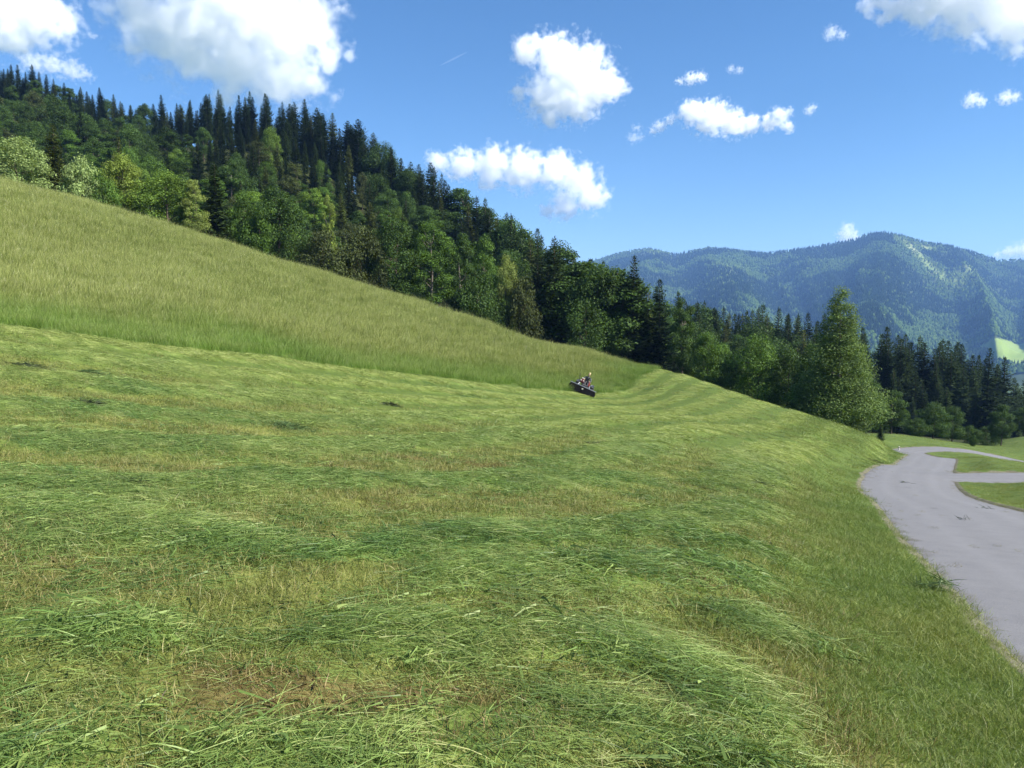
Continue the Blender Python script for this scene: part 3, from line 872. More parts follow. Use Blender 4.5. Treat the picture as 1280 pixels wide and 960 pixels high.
# ------------------------------------------------------------------ clouds: heaped masses of droplets
def cloud_mat(name, dens, blobs=None, unit_=100.0, soft=.30, rag=1.0, seed=0.0):
    """droplets: thick inside the heaps, torn by turbulence towards the rim"""
    m, nt, out = new_mat(name)
    pv = N(nt, 'ShaderNodeVolumeScatter')
    pv.inputs['Color'].default_value = (.935, .940, .952, 1)
    pv.inputs['Density'].default_value = dens; pv.inputs['Anisotropy'].default_value = .2
    if blobs:
        co = nt.nodes.new('ShaderNodeTexCoord').outputs['Object']
        wv = nt.nodes.new('ShaderNodeTexNoise'); wv.inputs['Scale'].default_value = 1 / (unit_ * 1.1); wv.inputs['Detail'].default_value = 1
        L(nt, co, wv.inputs['Vector'])
        sh = N(nt, 'ShaderNodeVectorMath', operation='MULTIPLY_ADD'); L(nt, wv.outputs['Color'], sh.inputs[0])
        sh.inputs[1].default_value = (unit_ * .5,) * 3; L(nt, co, sh.inputs[2])
        sb_ = N(nt, 'ShaderNodeVectorMath', operation='SUBTRACT'); L(nt, sh.outputs[0], sb_.inputs[0]); sb_.inputs[1].default_value = (unit_ * .25,) * 3
        f = None
        for c, r_ in blobs:
            d = N(nt, 'ShaderNodeVectorMath', operation='SUBTRACT'); L(nt, sb_.outputs[0], d.inputs[0]); d.inputs[1].default_value = tuple(c)
            sc_ = N(nt, 'ShaderNodeVectorMath', operation='MULTIPLY'); L(nt, d.outputs[0], sc_.inputs[0]); sc_.inputs[1].default_value = (1 / r_, 1 / r_, 1.2 / r_)
            ln = N(nt, 'ShaderNodeVectorMath', operation='LENGTH'); L(nt, sc_.outputs[0], ln.inputs[0])
            v = math_(nt, 'SUBTRACT', 1.0, ln.outputs['Value'])
            if f is None: f = v
            else:
                q = N(nt, 'ShaderNodeMath', operation='SMOOTH_MAX'); L(nt, f, q.inputs[0]); L(nt, v, q.inputs[1]); q.inputs[2].default_value = .25
                f = q.outputs[0]
        nz = noise(nt, 1 / (unit_ * .55), 5, .58, co)
        e = math_(nt, 'ADD', f, math_(nt, 'MULTIPLY', math_(nt, 'SUBTRACT', nz, .5), 2.9 * rag))
        mr = N(nt, 'ShaderNodeMapRange', interpolation_type='SMOOTHSTEP'); L(nt, e, mr.inputs[0])
        mr.inputs[1].default_value = .0; mr.inputs[2].default_value = soft; mr.inputs[3].default_value = 0; mr.inputs[4].default_value = dens
        L(nt, mr.outputs[0], pv.inputs['Density'])
    L(nt, pv.outputs[0], out.inputs['Volume'])
    return m
def cloud_tex(name, size, depth=3):
    t = bpy.data.textures.new(name, 'CLOUDS'); t.noise_scale = size; t.noise_depth = depth; t.noise_basis = 'ORIGINAL_PERLIN'
    return t
_ico = None
def icosphere():
    global _ico
    if _ico is None:
        import bmesh
        bm = bmesh.new(); bmesh.ops.create_icosphere(bm, subdivisions=2, radius=1)
        _ico = (np.array([v.co[:] for v in bm.verts]), np.array([[v.index for v in f.verts] for f in bm.faces])); bm.free()
    return _ico
def cloud(blobs, dist, label, od=9.0, seed=0, puff=8, rough=1.22, depth=.8, name='cloud', group=None):
    """blobs: (px,py,radius px) heaps; dist: metres to the cloud"""
    g = np.random.default_rng(seed)
    Vs, Fs, k = [], [], 0
    iv, ifc = icosphere()
    cpx = np.mean([b[0] for b in blobs]); cpy = np.mean([b[1] for b in blobs])
    dc = ray(cpx, cpy); dc /= np.linalg.norm(dc); C = dc * dist + np.array([0, 0, EYE])
    bl = []
    for (px, py, rp) in blobs:
        d = ray(px, py); d /= np.linalg.norm(d)
        rad = rp / FPX * dist
        c = d * dist + np.array([0, 0, EYE]) + dc * g.normal(0, .3) * rad * depth - C
        bl.append((c, rad * 1.12))
        Vs.append(iv * rad * np.array([1.75, 1.75, 1.5]) + c); Fs.append(ifc + k); k += len(iv)
    rm = float(np.mean([b[1] for b in bl])) / 1.12
    V = np.concatenate(Vs); F = np.concatenate(Fs)
    me = np_mesh(name, V, [F], [cloud_mat('cloud_droplets', od / (2 * rm), bl, rm, (.85 if od > 5 else 1.2), rough)])
    o = link(name, me); o.location = C
    size = float(np.ptp(V, axis=0).max())
    md = o.modifiers.new('fuse', 'REMESH'); md.mode = 'VOXEL'; md.voxel_size = max(size / 60, rm / 4)
    tag(o, label, 'cloud', group or 'clouds in the blue sky')
    return o

cloud([(165, 8, 30), (205, 30, 48), (262, 22, 66), (325, 20, 62), (372, 30, 44), (235, 72, 30), (300, 78, 44), (350, 92, 40), (388, 108, 24), (290, 108, 22),
       (412, 70, 19), (436, 72, 9), (250, -40, 60), (330, -40, 60)], 2900, 'largest cloud, a broad pale grey heap over the dark spruce crest', 5.5, 1, 7)
cloud([(10, 20, 34), (48, 24, 28), (80, 26, 17), (20, 52, 14), (-20, 10, 40), (40, 0, 30)], 2700, 'white cloud at the upper corner above the wooded hill', 6, 2, 7)
cloud([(40, 78, 12), (66, 80, 13), (92, 88, 12), (108, 94, 7), (118, 44, 4)], 4300, 'low faint strip of cloud just over the treetops of the wooded hill', 2.4, 3, 5)
cloud([(662, 62, 18), (690, 66, 24), (716, 92, 38), (690, 122, 30), (722, 132, 22), (752, 108, 24), (774, 104, 10), (648, 118, 10), (690, 148, 13)], 3600,
      'puffy white cloud with a raised lump, alone in the middle of the sky', 6, 4, 8)
cloud([(548, 203, 14), (580, 206, 20), (618, 206, 24), (655, 212, 26), (692, 212, 24), (722, 226, 24), (738, 246, 20), (706, 256, 19), (684, 264, 11), (758, 248, 7), (610, 226, 14)], 4600,
      'arched white cloud just above the falling forest ridge', 5.5, 5, 8)
cloud([(866, 140, 15), (890, 148, 20), (916, 154, 16), (938, 156, 12), (962, 154, 10), (975, 144, 11), (984, 158, 7)], 5200, 'flat white cloud trailing off to one end over the mountain', 5.5, 6, 7)
cloud([(825, 158, 8), (838, 150, 7), (816, 164, 6)], 5200, 'tiny torn cloud beside the flat white cloud', 3.0, 7, 5)
cloud([(796, 160, 6), (792, 172, 8), (800, 172, 6)], 5200, 'faintest wisp of cloud under the puffy middle cloud', 1.0, 8, 5)
cloud([(850, 102, 5), (864, 98, 8), (876, 96, 7)], 4700, 'small white cloud fleck above the flat cloud', 4.5, 9, 5)
cloud([(914, 86, 5), (924, 88, 5)], 4600, 'thin grey scrap of cloud beside the small white fleck', 1.4, 10, 5)
cloud([(1012, 138, 6), (1016, 134, 5)], 5200, 'tiny round cloud puff at the end of the flat cloud', 2.0, 11, 5)
cloud([(1098, 8, 14), (1125, 10, 18), (1160, 6, 24), (1200, 4, 30), (1236, 14, 30), (1268, 22, 28), (1274, 58, 7), (1300, 20, 34), (1180, -30, 40), (1250, -30, 44)], 2700,
      'bright ragged cloud bank in the upper corner above the mountain', 6, 12, 7)
cloud([(1040, 40, 8), (1052, 44, 6), (1036, 46, 5)], 3300, 'faint torn wisp below the bright corner cloud bank', 1.5, 13, 5)
cloud([(1216, 124, 8), (1226, 128, 6), (1210, 130, 5)], 4200, 'small white puff over the right end of the mountain, left of its twin', 3.0, 14, 5)
cloud([(1258, 122, 8), (1268, 122, 6)], 4200, 'small white puff near the picture edge, right of its twin', 3.0, 15, 5)
cloud([(1060, 286, 8), (1058, 294, 10), (1066, 296, 8)], 11500, 'little cloud peeping over the ridge beside the mountain summit', 4.0, 16, 5)
cloud([(1262, 316, 9), (1280, 314, 12), (1246, 320, 6), (1300, 312, 12)], 12500, 'low white cloud behind the sloping end of the mountain', 4.0, 17, 5)
ca, cb = at(550, 82, 7000), at(584, 65, 7000)
ct = MB().tube([ca + (cb - ca) * t for t in np.linspace(0, 1, 7)], [3, 7, 9, 10, 9, 7, 3], 8).build('contrail', cloud_mat('contrail_ice', .006))
tag(ct, 'short faint vapour trail in the open blue sky', 'contrail')

# ------------------------------------------------------------------ the mountain across the valley
CR = np.array([(560, 352, 5900), (640, 340, 5900), (700, 332, 5800), (744, 324, 5700), (775, 314, 5600), (808, 309, 5500), (842, 317, 5300), (882, 308, 5100), (915, 311, 5000), (955, 315, 4900),
               (990, 311, 4800), (1030, 304, 4700), (1062, 298, 4600), (1080, 291, 4550), (1097, 289, 4500), (1120, 293, 4500), (1150, 301, 4550), (1185, 307, 4600),
               (1212, 314, 4700), (1245, 324, 4900), (1280, 323, 5000), (1340, 330, 5000), (1420, 350, 4900), (1560, 380, 4700)], float)
def spur(px, t):
    """large ribs and gullies running down the face, in metres"""
    w = px + 70 * (t - .5) + 26 * (vnoise(px / 90, t * 3, 4) - .5)
    a = 1 - 2 * np.abs(vnoise(w / 74, t * .7 + 3, 12) - .5)
    b = 1 - 2 * np.abs(vnoise(w / 27, t * 2.0, 13) - .5)
    c = fbm(px / 9, t * 22, 14, 3)
    return 250 * (a - .55) + 45 * (b - .5) + 14 * (c - .5)
def mountain_z(px, t):
    rc = np.interp(px, CR[:, 0], CR[:, 2]); pc = np.interp(px, CR[:, 0], CR[:, 1])
    b = (480 - pc) / FPX
    v = (-SP + b * CP) / (CP + b * SP)
    zc = v * rc - 13                                         # the trees on the crest add the rest
    r0 = 2100.0
    tt = np.clip(t, 0, 1)
    rise = tt ** 1.12 * (1 - .15 * np.sin(math.pi * tt))
    hump = 0
    y = r0 + (rc - r0) * t
    z = -190 + (zc + 190) * rise + spur(px, t) * np.sin(math.pi * np.clip(t, 0, 1)) ** .8 * .85
    # explicit ribs: sunny shoulder under the summit, sunny patch left of it
    for p0, p1, wd, hgt in ((1108, 1090, 40, 120), (905, 930, 45, 95)):
        c = p0 + (p1 - p0) * (1 - t)
        z = z + hgt * np.exp(-((px - c) / wd) ** 2) * np.sin(math.pi * np.clip(t, 0, 1))
    z = z - np.maximum(t - 1, 0) * 2400
    # foothill carrying the bright meadow
    z = z + 95 * np.exp(-((px - 1085) / 55) ** 2 - ((t - .10) / .10) ** 2) + 65 * np.exp(-((px - 1290) / 60) ** 2 - ((t - .06) / .12) ** 2)
    return y, z
npx, nt_ = 460, 230
PX, TT = np.meshgrid(np.linspace(560, 1560, npx), np.linspace(-.06, 1.18, nt_))
my, mz = mountain_z(PX.ravel(), TT.ravel())
mx = (PX.ravel() - 640) / FPX * my
MV = np.stack([mx, my, mz + EYE], 1)
i = np.arange(nt_ - 1)[:, None]; j = np.arange(npx - 1)[None]
MQ = np.stack(np.broadcast_arrays(i * npx + j, i * npx + j + 1, (i + 1) * npx + j + 1, (i + 1) * npx + j), -1).reshape(-1, 4)
def clearing_or_sunlit(px, t, x, y):
    """0..1 grassland and painted sunlit patches on the mountain, by place"""
    n = fbm(x / 190, y / 190, 55, 4)
    k = np.exp(-((px - (1128 + 60 * (.92 - t) / .25)) / 17) ** 2) * sstep(.55, .68, t) * sstep(1.0, .95, t) * .8
    k = np.maximum(k, np.exp(-((px - 1152) / 24) ** 2 - ((t - .95) / .025) ** 2) * .9)
    k = np.maximum(k, np.exp(-((px - 1215) / 40) ** 2 - ((t - .72) / .06) ** 2) * .8)
    k = np.maximum(k, np.exp(-((px - 910) / 26) ** 2 - ((t - .62) / .16) ** 2) * .62)  # sunlit flank of the left rib, put into the colour
    k = np.maximum(k, np.exp(-((px - 815) / 20) ** 2 - ((t - .93) / .05) ** 2) * .6)
    return np.clip(k + .55 * (n - .5), 0, 1)
def meadow_at(px, py): return (px > 1230 + 8 * np.sin(py * .3)) & (py > 425 + 3 * np.sin(px * .08)) & (py < 454 + 3 * np.sin(px * .11))
mpx, mpy = project(MV[:, 0], MV[:, 1], MV[:, 2])
m_clear_sunlit = clearing_or_sunlit(PX.ravel(), TT.ravel(), mx, my)
m_fld = (meadow_at(mpx, mpy) & (TT.ravel() < .3)) * 1.0
m, nt, out = new_mat('mountain_ground')
pos = position(nt)
f = noise(nt, .012, 6, .65, pos)
c1 = ramp(nt, f, [(.35, (.022, .034, .014)), (.6, (.05, .07, .024))])
c2 = ramp(nt, f, [(.35, (.10, .15, .04)), (.55, (.16, .20, .06)), (.7, (.28, .27, .17))])
c = mix(nt, ramp(nt, attr(nt, 'clear'), [(.4, (0, 0, 0)), (.7, (1, 1, 1))]), c1, c2)  # mask holds grassland and the sunlit patches painted lighter
c = mix(nt, attr(nt, 'field'), c, ramp(nt, f, [(.3, (.15, .22, .045)), (.7, (.20, .26, .07))]))
pb = N(nt, 'ShaderNodeBsdfPrincipled'); L(nt, c, pb.inputs['Base Color']); pb.inputs['Roughness'].default_value = .95
pb.inputs['Specular IOR Level'].default_value = .05
L(nt, pb.outputs[0], out.inputs[0])
mt = link('mountain', np_mesh('mountain', MV, [MQ], [m], attrs={'clear': m_clear_sunlit, 'field': m_fld}, smooth=True)); tag(mt, kind='structure')

# its forest: one mass of small crowns
n = 70000
tpx = rng.uniform(640, 1440, n); tt = rng.random(n) ** 1.15 * 1.02 - .01
ty, tz = mountain_z(tpx, tt); tx = (tpx - 640) / FPX * ty
cl = clearing_or_sunlit(tpx, tt, tx, ty)
qx, qy = project(tx, ty, tz + EYE)
broad = sstep(.50, .62, fbm(tx / 260, ty / 260, 66, 4) + .25 * cl + .12 * sstep(.3, .05, tt))
keep = (rng.random(n) > cl * 1.05 - .12) & ~(meadow_at(qx, qy) & (tt < .3))
tx, ty, tz, cl, broad, tt = [a[keep] for a in (tx, ty, tz, cl, broad, tt)]
n = len(tx)
isb = rng.random(n) < .08 + .8 * broad
h = np.where(isb, rng.uniform(10, 17, n), rng.uniform(15, 27, n)); rad = np.where(isb, rng.uniform(5, 8, n), rng.uniform(3.4, 5.2, n))
ang = rng.uniform(0, 6.28, n)
base = np.stack([tx, ty, tz + EYE], 1)
ks = 5
ring = np.stack([np.stack([np.cos(ang + k * 2 * math.pi / ks) * rad, np.sin(ang + k * 2 * math.pi / ks) * rad, np.where(isb, h * .45, h * .12)], 1) for k in range(ks)], 1)
top = np.stack([np.zeros(n), np.zeros(n), h], 1)[:, None]
ring2 = ring * np.where(isb, .62, .42)[:, None, None]; ring2[:, :, 2] = np.where(isb, h * .88, h * .60)[:, None]
TV = (np.concatenate([ring, ring2, top], 1) + base[:, None]).reshape(-1, 3)
kk = 2 * ks + 1; b0 = (np.arange(n) * kk)[:, None]
F4 = np.concatenate([np.stack([b0[:, 0] + k, b0[:, 0] + (k + 1) % ks, b0[:, 0] + ks + (k + 1) % ks, b0[:, 0] + ks + k], 1) for k in range(ks)])
F3 = np.concatenate([np.stack([b0[:, 0] + ks + k, b0[:, 0] + ks + (k + 1) % ks, b0[:, 0] + 2 * ks], 1) for k in range(ks)])
tone = np.where(isb, .42 + .28 * rng.random(n) + .35 * cl, .35 * rng.random(n))  # crowns painted lighter in the sunlit patches and clearings
m, nt, out = new_mat('far_crowns')
c = ramp(nt, attr(nt, 'tone'), [(0, (.007, .014, .008)), (.35, (.014, .025, .011)), (.56, (.045, .080, .018)), (1, (.13, .18, .04))])
d = N(nt, 'ShaderNodeBsdfDiffuse'); L(nt, c, d.inputs[0]); L(nt, d.outputs[0], out.inputs[0])
mf = link('mountain_forest', np_mesh('mountain_forest', TV, [F4, F3], [m], attrs={'tone': np.repeat(tone, kk)}))
tag(mf, 'blue green forest covering the far mountain across the valley', 'far forest', kind='stuff')
# ------------------------------------------------------------------ tree materials (obj.color carries the kind's own green)
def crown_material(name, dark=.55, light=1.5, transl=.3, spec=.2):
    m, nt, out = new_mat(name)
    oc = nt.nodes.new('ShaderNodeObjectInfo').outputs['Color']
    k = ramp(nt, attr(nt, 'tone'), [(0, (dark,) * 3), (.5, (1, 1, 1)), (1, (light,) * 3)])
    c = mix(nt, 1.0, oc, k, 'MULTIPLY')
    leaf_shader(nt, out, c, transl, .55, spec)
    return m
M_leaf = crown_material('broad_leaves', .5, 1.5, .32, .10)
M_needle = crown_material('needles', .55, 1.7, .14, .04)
M_bark = simple_mat('bark', (.085, .066, .05), .9, 0, .1, .45, 3.0)
M_bark2 = simple_mat('pale_bark', (.11, .095, .078), .9, 0, .1, .4, 3.0)

def trunk_tube(pts, rad, n=7):
    mb = MB(); mb.tube(pts, rad, n)
    return np.concatenate(mb.V), mb.F

def kites(C, A, B, la, lb, fold=None):
    """quads: centre line along A (unit) length la, half width lb along B"""
    P0 = C; P1 = C + A * (la * .45)[:, None] + B * lb[:, None]; P2 = C + A * la[:, None]; P3 = C + A * (la * .45)[:, None] - B * lb[:, None]
    if fold is not None: P1 = P1 + fold; P3 = P3 + fold
    V = np.stack([P0, P1, P2, P3], 1).reshape(-1, 3)
    F = np.arange(len(C) * 4).reshape(-1, 4)
    return V, F

def unit(v): return v / (np.linalg.norm(v, axis=-1, keepdims=True) + 1e-9)

def spruce(seed, h=20.0, width=3.1, bare=.06, dens=1.0, droop=.35, pineish=0.0):
    """returns crown (V,F,tone) and trunk (V,F) for a conifer of height h"""
    g = np.random.default_rng(seed)
    C, A, B, la, lb, tn = [], [], [], [], [], []
    BV, BF, bn = [], [], 0
    z = h * bare + .2
    gap = g.uniform(0, 6.28); lop = g.uniform(.1, .3)
    while z < h * .995:
        t = (z - h * bare) / (h * (1 - bare))
        prof = (1 - t) ** .74 * (1 - .45 * math.exp(-t * 14)) if pineish < .5 else math.sin(math.pi * min(1, t * .88 + .12)) ** .7
        Lb = width * max(.05, prof) * g.uniform(.78, 1.15)
        nb = max(4, int(round((6 + 4.5 * (1 - t)) * dens)))
        a0 = g.uniform(0, 6.28)
        for b in range(nb):
            a = a0 + b * 6.283 / nb + g.normal(0, .25)
            l = Lb * g.uniform(.62, 1.22) * (1 - lop * max(0, math.cos(a - gap)))
            if g.random() < .10: l *= .45
            dirh = np.array([math.cos(a), math.sin(a), 0])
            up0 = .18 - droop * (1 - t) * 1.2 + .5 * t ** 3
            ns = max(4, int(l / .115))
            s = (np.arange(ns) + g.random(ns)) / ns * .96 + .04
            zz = up0 * l * s + (.20 * l) * s ** 3 - .10 * l * np.sin(s * 3.1)
            P = np.array([0, 0, z]) + dirh * (l * s)[:, None] + np.array([0, 0, 1.0]) * zz[:, None]
            slope = up0 + .6 * s ** 2
            tang = unit(dirh[None] + np.array([0, 0, 1.0])[None] * slope[:, None])
            side = np.array([-math.sin(a), math.cos(a), 0])
            sg = np.where(np.arange(ns) % 2 == 0, 1, -1)
            spread = g.uniform(.5, 1.1, ns)
            Ad = unit(tang * np.cos(spread)[:, None] + side[None] * (np.sin(spread) * sg)[:, None] + np.array([0, 0, -1.0])[None] * g.uniform(.05, .55, ns)[:, None])
            Bd = unit(np.cross(Ad, unit(np.array([0, 0, 1.0]) + .5 * g.normal(size=(ns, 3)))))
            ll = g.uniform(.42, .85, ns) * (.6 + .6 * (1 - s)) * min(1, .38 + l / 2.2) * (.86 + .14 * (1 - t))
            C.append(P); A.append(Ad); B.append(Bd); la.append(ll); lb.append(ll * g.uniform(.22, .36, ns))
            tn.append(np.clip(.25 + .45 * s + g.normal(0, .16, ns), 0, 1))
            # tip
            C.append(P[-1:]); A.append(tang[-1:]); B.append(unit(np.cross(tang[-1:], [[0, 0, 1.0]]))); la.append(np.array([.38])); lb.append(np.array([.07])); tn.append(np.array([.8]))
        z += h * .0165 * g.uniform(.55, 1.45) / max(.7, dens)
    # leader
    for k in range(5):
        C.append(np.array([[0, 0, h - .5 + .1 * k]])); v = unit(np.array([[g.normal(0, .25), g.normal(0, .25), 1.0]])); A.append(v)
        B.append(unit(np.cross(v, g.normal(size=(1, 3))))); la.append(np.array([.55])); lb.append(np.array([.06])); tn.append(np.array([.6]))
    C, A, B = map(np.concatenate, (C, A, B)); la, lb, tn = map(np.concatenate, (la, lb, tn))
    V, F = kites(C, A, B, la, lb, np.array([0, 0, -.04]))
    tv, tf = trunk_tube([(0, 0, -.6), (0, 0, .4), (.03, .02, h * .4), (0, .03, h * .75), (0, 0, h * .99)], [h * .017, h * .0135, h * .010, h * .005, .015], 7)
    return (V, F, np.repeat(tn, 4)), (tv, tf)

def broadleaf(seed, h=12.0, w=8.0, base=.18, lobes=34, leaves=260, leaf=.27, shape=1.0, loose=0.0):
    """crown of leaf sprays on the ends of real limbs; h height, w width"""
    g = np.random.default_rng(seed)
    zc0 = h * base
    ctr = []
    tries = 0
    while len(ctr) < lobes and tries < 4000:
        tries += 1
        t = g.random() ** .85
        prof = math.sin(math.pi * min(1, (t * .86 + .12))) ** (.62 * shape) if shape > 0 else 1
        if shape < .75: prof = (1 - t * .96) ** .8 * min(1, .55 + t * 4)
        rr = math.sqrt(g.random()) ** .6 * prof * w * .5 * .80
        a = g.uniform(0, 6.283)
        c = np.array([rr * math.cos(a), rr * math.sin(a), zc0 + t * (h - zc0) * .93])
        rad = w * g.uniform(.10, .19) * (1.12 - (.4 if shape >= .75 else .62) * t)
        if any(np.linalg.norm(c - c2) < (rad + r2) * .42 for c2, r2 in ctr): continue
        ctr.append((c, rad))
    Cs, As, Bs, las, lbs, tn = [], [], [], [], [], []
    for c, rad in ctr:
        nl = int(leaves * (rad / (w * .145)) ** 2 * g.uniform(.75, 1.15))
        v = unit(g.normal(size=(nl, 3)))
        rad_k = g.random(nl) ** (.33 + loose * .2) * g.uniform(.9, 1.25, nl)
        # ragged: push by noise lumps
        P = c + v * (rad * rad_k)[:, None] * np.array([1.08, 1.08, .82])
        P[:, 2] -= .10 * rad * (v[:, 0] ** 2)
        nrm = unit(v * .75 + np.array([0, 0, .55]) + .55 * g.normal(size=(nl, 3)))
        A = unit(np.cross(nrm, g.normal(size=(nl, 3)))); A[:, 2] -= .25; A = unit(A)
        Bv = unit(np.cross(nrm, A))
        s = leaf * g.uniform(.6, 1.45, nl)
        Cs.append(P); As.append(A); Bs.append(Bv); las.append(s); lbs.append(s * g.uniform(.30, .46, nl))
        lob = g.normal(0, .16)
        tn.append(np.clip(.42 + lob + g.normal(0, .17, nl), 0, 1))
    V, F = kites(*map(np.concatenate, (Cs, As, Bs, las, lbs)))
    # limbs
    mb = MB()
    tr = max(.09, h * .016)
    top = np.array([g.normal(0, .3), g.normal(0, .3), h * .78])
    fork = np.array([g.normal(0, .12), g.normal(0, .12), max(h * base * .9, h * .12)])
    mb.tube([(0, 0, -.6), (0, 0, .25), tuple(fork), tuple((fork + top) / 2 + g.normal(0, .15, 3)), tuple(top)], [tr * 1.5, tr * 1.1, tr * .85, tr * .5, tr * .12], 7)
    order = g.permutation(len(ctr))[:min(len(ctr), 16)]
    for q in order:
        c, rad = ctr[q]
        zb = max(fork[2] * .9, c[2] - .55 * np.hypot(c[0], c[1]) - g.uniform(.2, 1.0))
        zb = min(zb, h * .7)
        k = np.clip((zb - fork[2]) / max(.1, top[2] - fork[2]), 0, 1)
        b = fork * (1 - k) + top * k
        mid = (b + c) / 2 + np.array([0, 0, -.08 * np.linalg.norm(c - b)]) + g.normal(0, .12, 3)
        mb.tube([tuple(b), tuple(mid), tuple(c)], [tr * .42 * (1.1 - .6 * k), tr * .25, tr * .07], 5, cap=False)
    return (V, F, np.repeat(np.concatenate(tn), 4)), (np.concatenate(mb.V), mb.F)

def mixed_mesh(name, V, faces, mats, midx, attrs):
    me = bpy.data.meshes.new(name)
    me.from_pydata(V.tolist(), [], faces)
    for m_ in mats: me.materials.append(m_)
    me.polygons.foreach_set('material_index', np.asarray(midx, np.int32))
    for k, a in attrs.items():
        me.attributes.new(k, 'FLOAT', 'POINT').data.foreach_set('value', np.asarray(a, np.float32))
    me.update()
    return me

class Kind:
    """meshes of one tree shape: crown, trunk and both in one for the far copies"""
    def __init__(s, name, crown, trunk, mat, bark, h, w, single=True):
        (V, F, tn), (tv, tf) = crown, trunk
        s.name, s.h, s.w = name, h, w
        s.crown = np_mesh(name + '_crown', V, [F], [mat], attrs={'tone': tn})
        s.trunk = bpy.data.meshes.new(name + '_trunk')
        s.trunk.from_pydata(tv.tolist(), [], tf); s.trunk.materials.append(bark)
        s.trunk.polygons.foreach_set('use_smooth', np.ones(len(s.trunk.polygons), bool))
        s.single = None
        if single:
            f3 = [list(f) for f in tf]
            q = [[a + len(V) for a in f] for f in f3]
            q4 = np.array([f if len(f) == 4 else (f[:4] if len(f) > 4 else f + f[-1:]) for f in q if len(f) == 4])
            s.single = np_mesh(name, np.concatenate([V, tv]), [F, q4], [mat, bark],
                               midx=np.concatenate([np.zeros(len(F), int), np.ones(len(q4), int)]),
                               attrs={'tone': np.concatenate([tn, np.full(len(tv), .5)])})

K = {'spruce': [], 'stand': [], 'broad': [], 'tallbroad': [], 'bush': []}
for s in range(6):
    w = [3.2, 3.7, 2.9, 3.4, 2.7, 3.9][s]
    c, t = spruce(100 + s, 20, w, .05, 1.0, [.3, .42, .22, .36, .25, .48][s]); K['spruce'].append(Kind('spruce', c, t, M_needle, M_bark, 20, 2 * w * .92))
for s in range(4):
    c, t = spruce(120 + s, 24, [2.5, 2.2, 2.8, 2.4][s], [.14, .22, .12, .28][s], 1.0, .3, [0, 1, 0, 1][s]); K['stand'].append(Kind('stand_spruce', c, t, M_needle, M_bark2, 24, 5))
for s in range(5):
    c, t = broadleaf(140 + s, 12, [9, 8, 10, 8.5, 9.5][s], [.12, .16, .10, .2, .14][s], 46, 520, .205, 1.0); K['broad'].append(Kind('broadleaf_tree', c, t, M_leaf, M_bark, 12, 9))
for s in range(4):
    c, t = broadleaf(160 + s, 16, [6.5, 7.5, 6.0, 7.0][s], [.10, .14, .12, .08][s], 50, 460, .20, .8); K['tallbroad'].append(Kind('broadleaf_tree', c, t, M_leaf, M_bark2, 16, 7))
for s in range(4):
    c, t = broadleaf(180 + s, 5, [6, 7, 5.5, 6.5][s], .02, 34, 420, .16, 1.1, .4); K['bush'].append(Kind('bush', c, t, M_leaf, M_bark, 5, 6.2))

# colours of the kinds (base colours)
SPR = (.031, .049, .016); SPR_Y = (.064, .080, .022); SPR_B = (.021, .034, .013)
GRN = (.080, .145, .026); GRN_D = (.052, .094, .022); GRN_L = (.125, .20, .034); GRN_Y = (.19, .25, .048); GRN_P = (.25, .33, .12); OLV = (.066, .084, .028); LIME = (.20, .25, .066)

def place(kind, idx, x, y, h, w, rotz, col, label, cat, group=None, parts=True, name=None, zoff=0.0, z=None):
    k = K[kind][idx % len(K[kind])]
    sz = h / k.h; sx = w / k.w
    z = (H1(x, y) if z is None else z) + zoff
    nm_ = name or k.name
    if parts:
        r_ = empty(nm_, (x, y, z), (0, 0, rotz)); r_.scale = (sx, sx, sz)
        a = link('crown', k.crown, r_); b = link('trunk', k.trunk, r_)
        a.color = (*col, 1); b.color = (*col, 1)
    else:
        r_ = link(nm_, k.single); r_.location = (x, y, z); r_.rotation_euler = (0, 0, rotz); r_.scale = (sx, sx, sz); r_.color = (*col, 1)
    return tag(r_, label, cat, group)

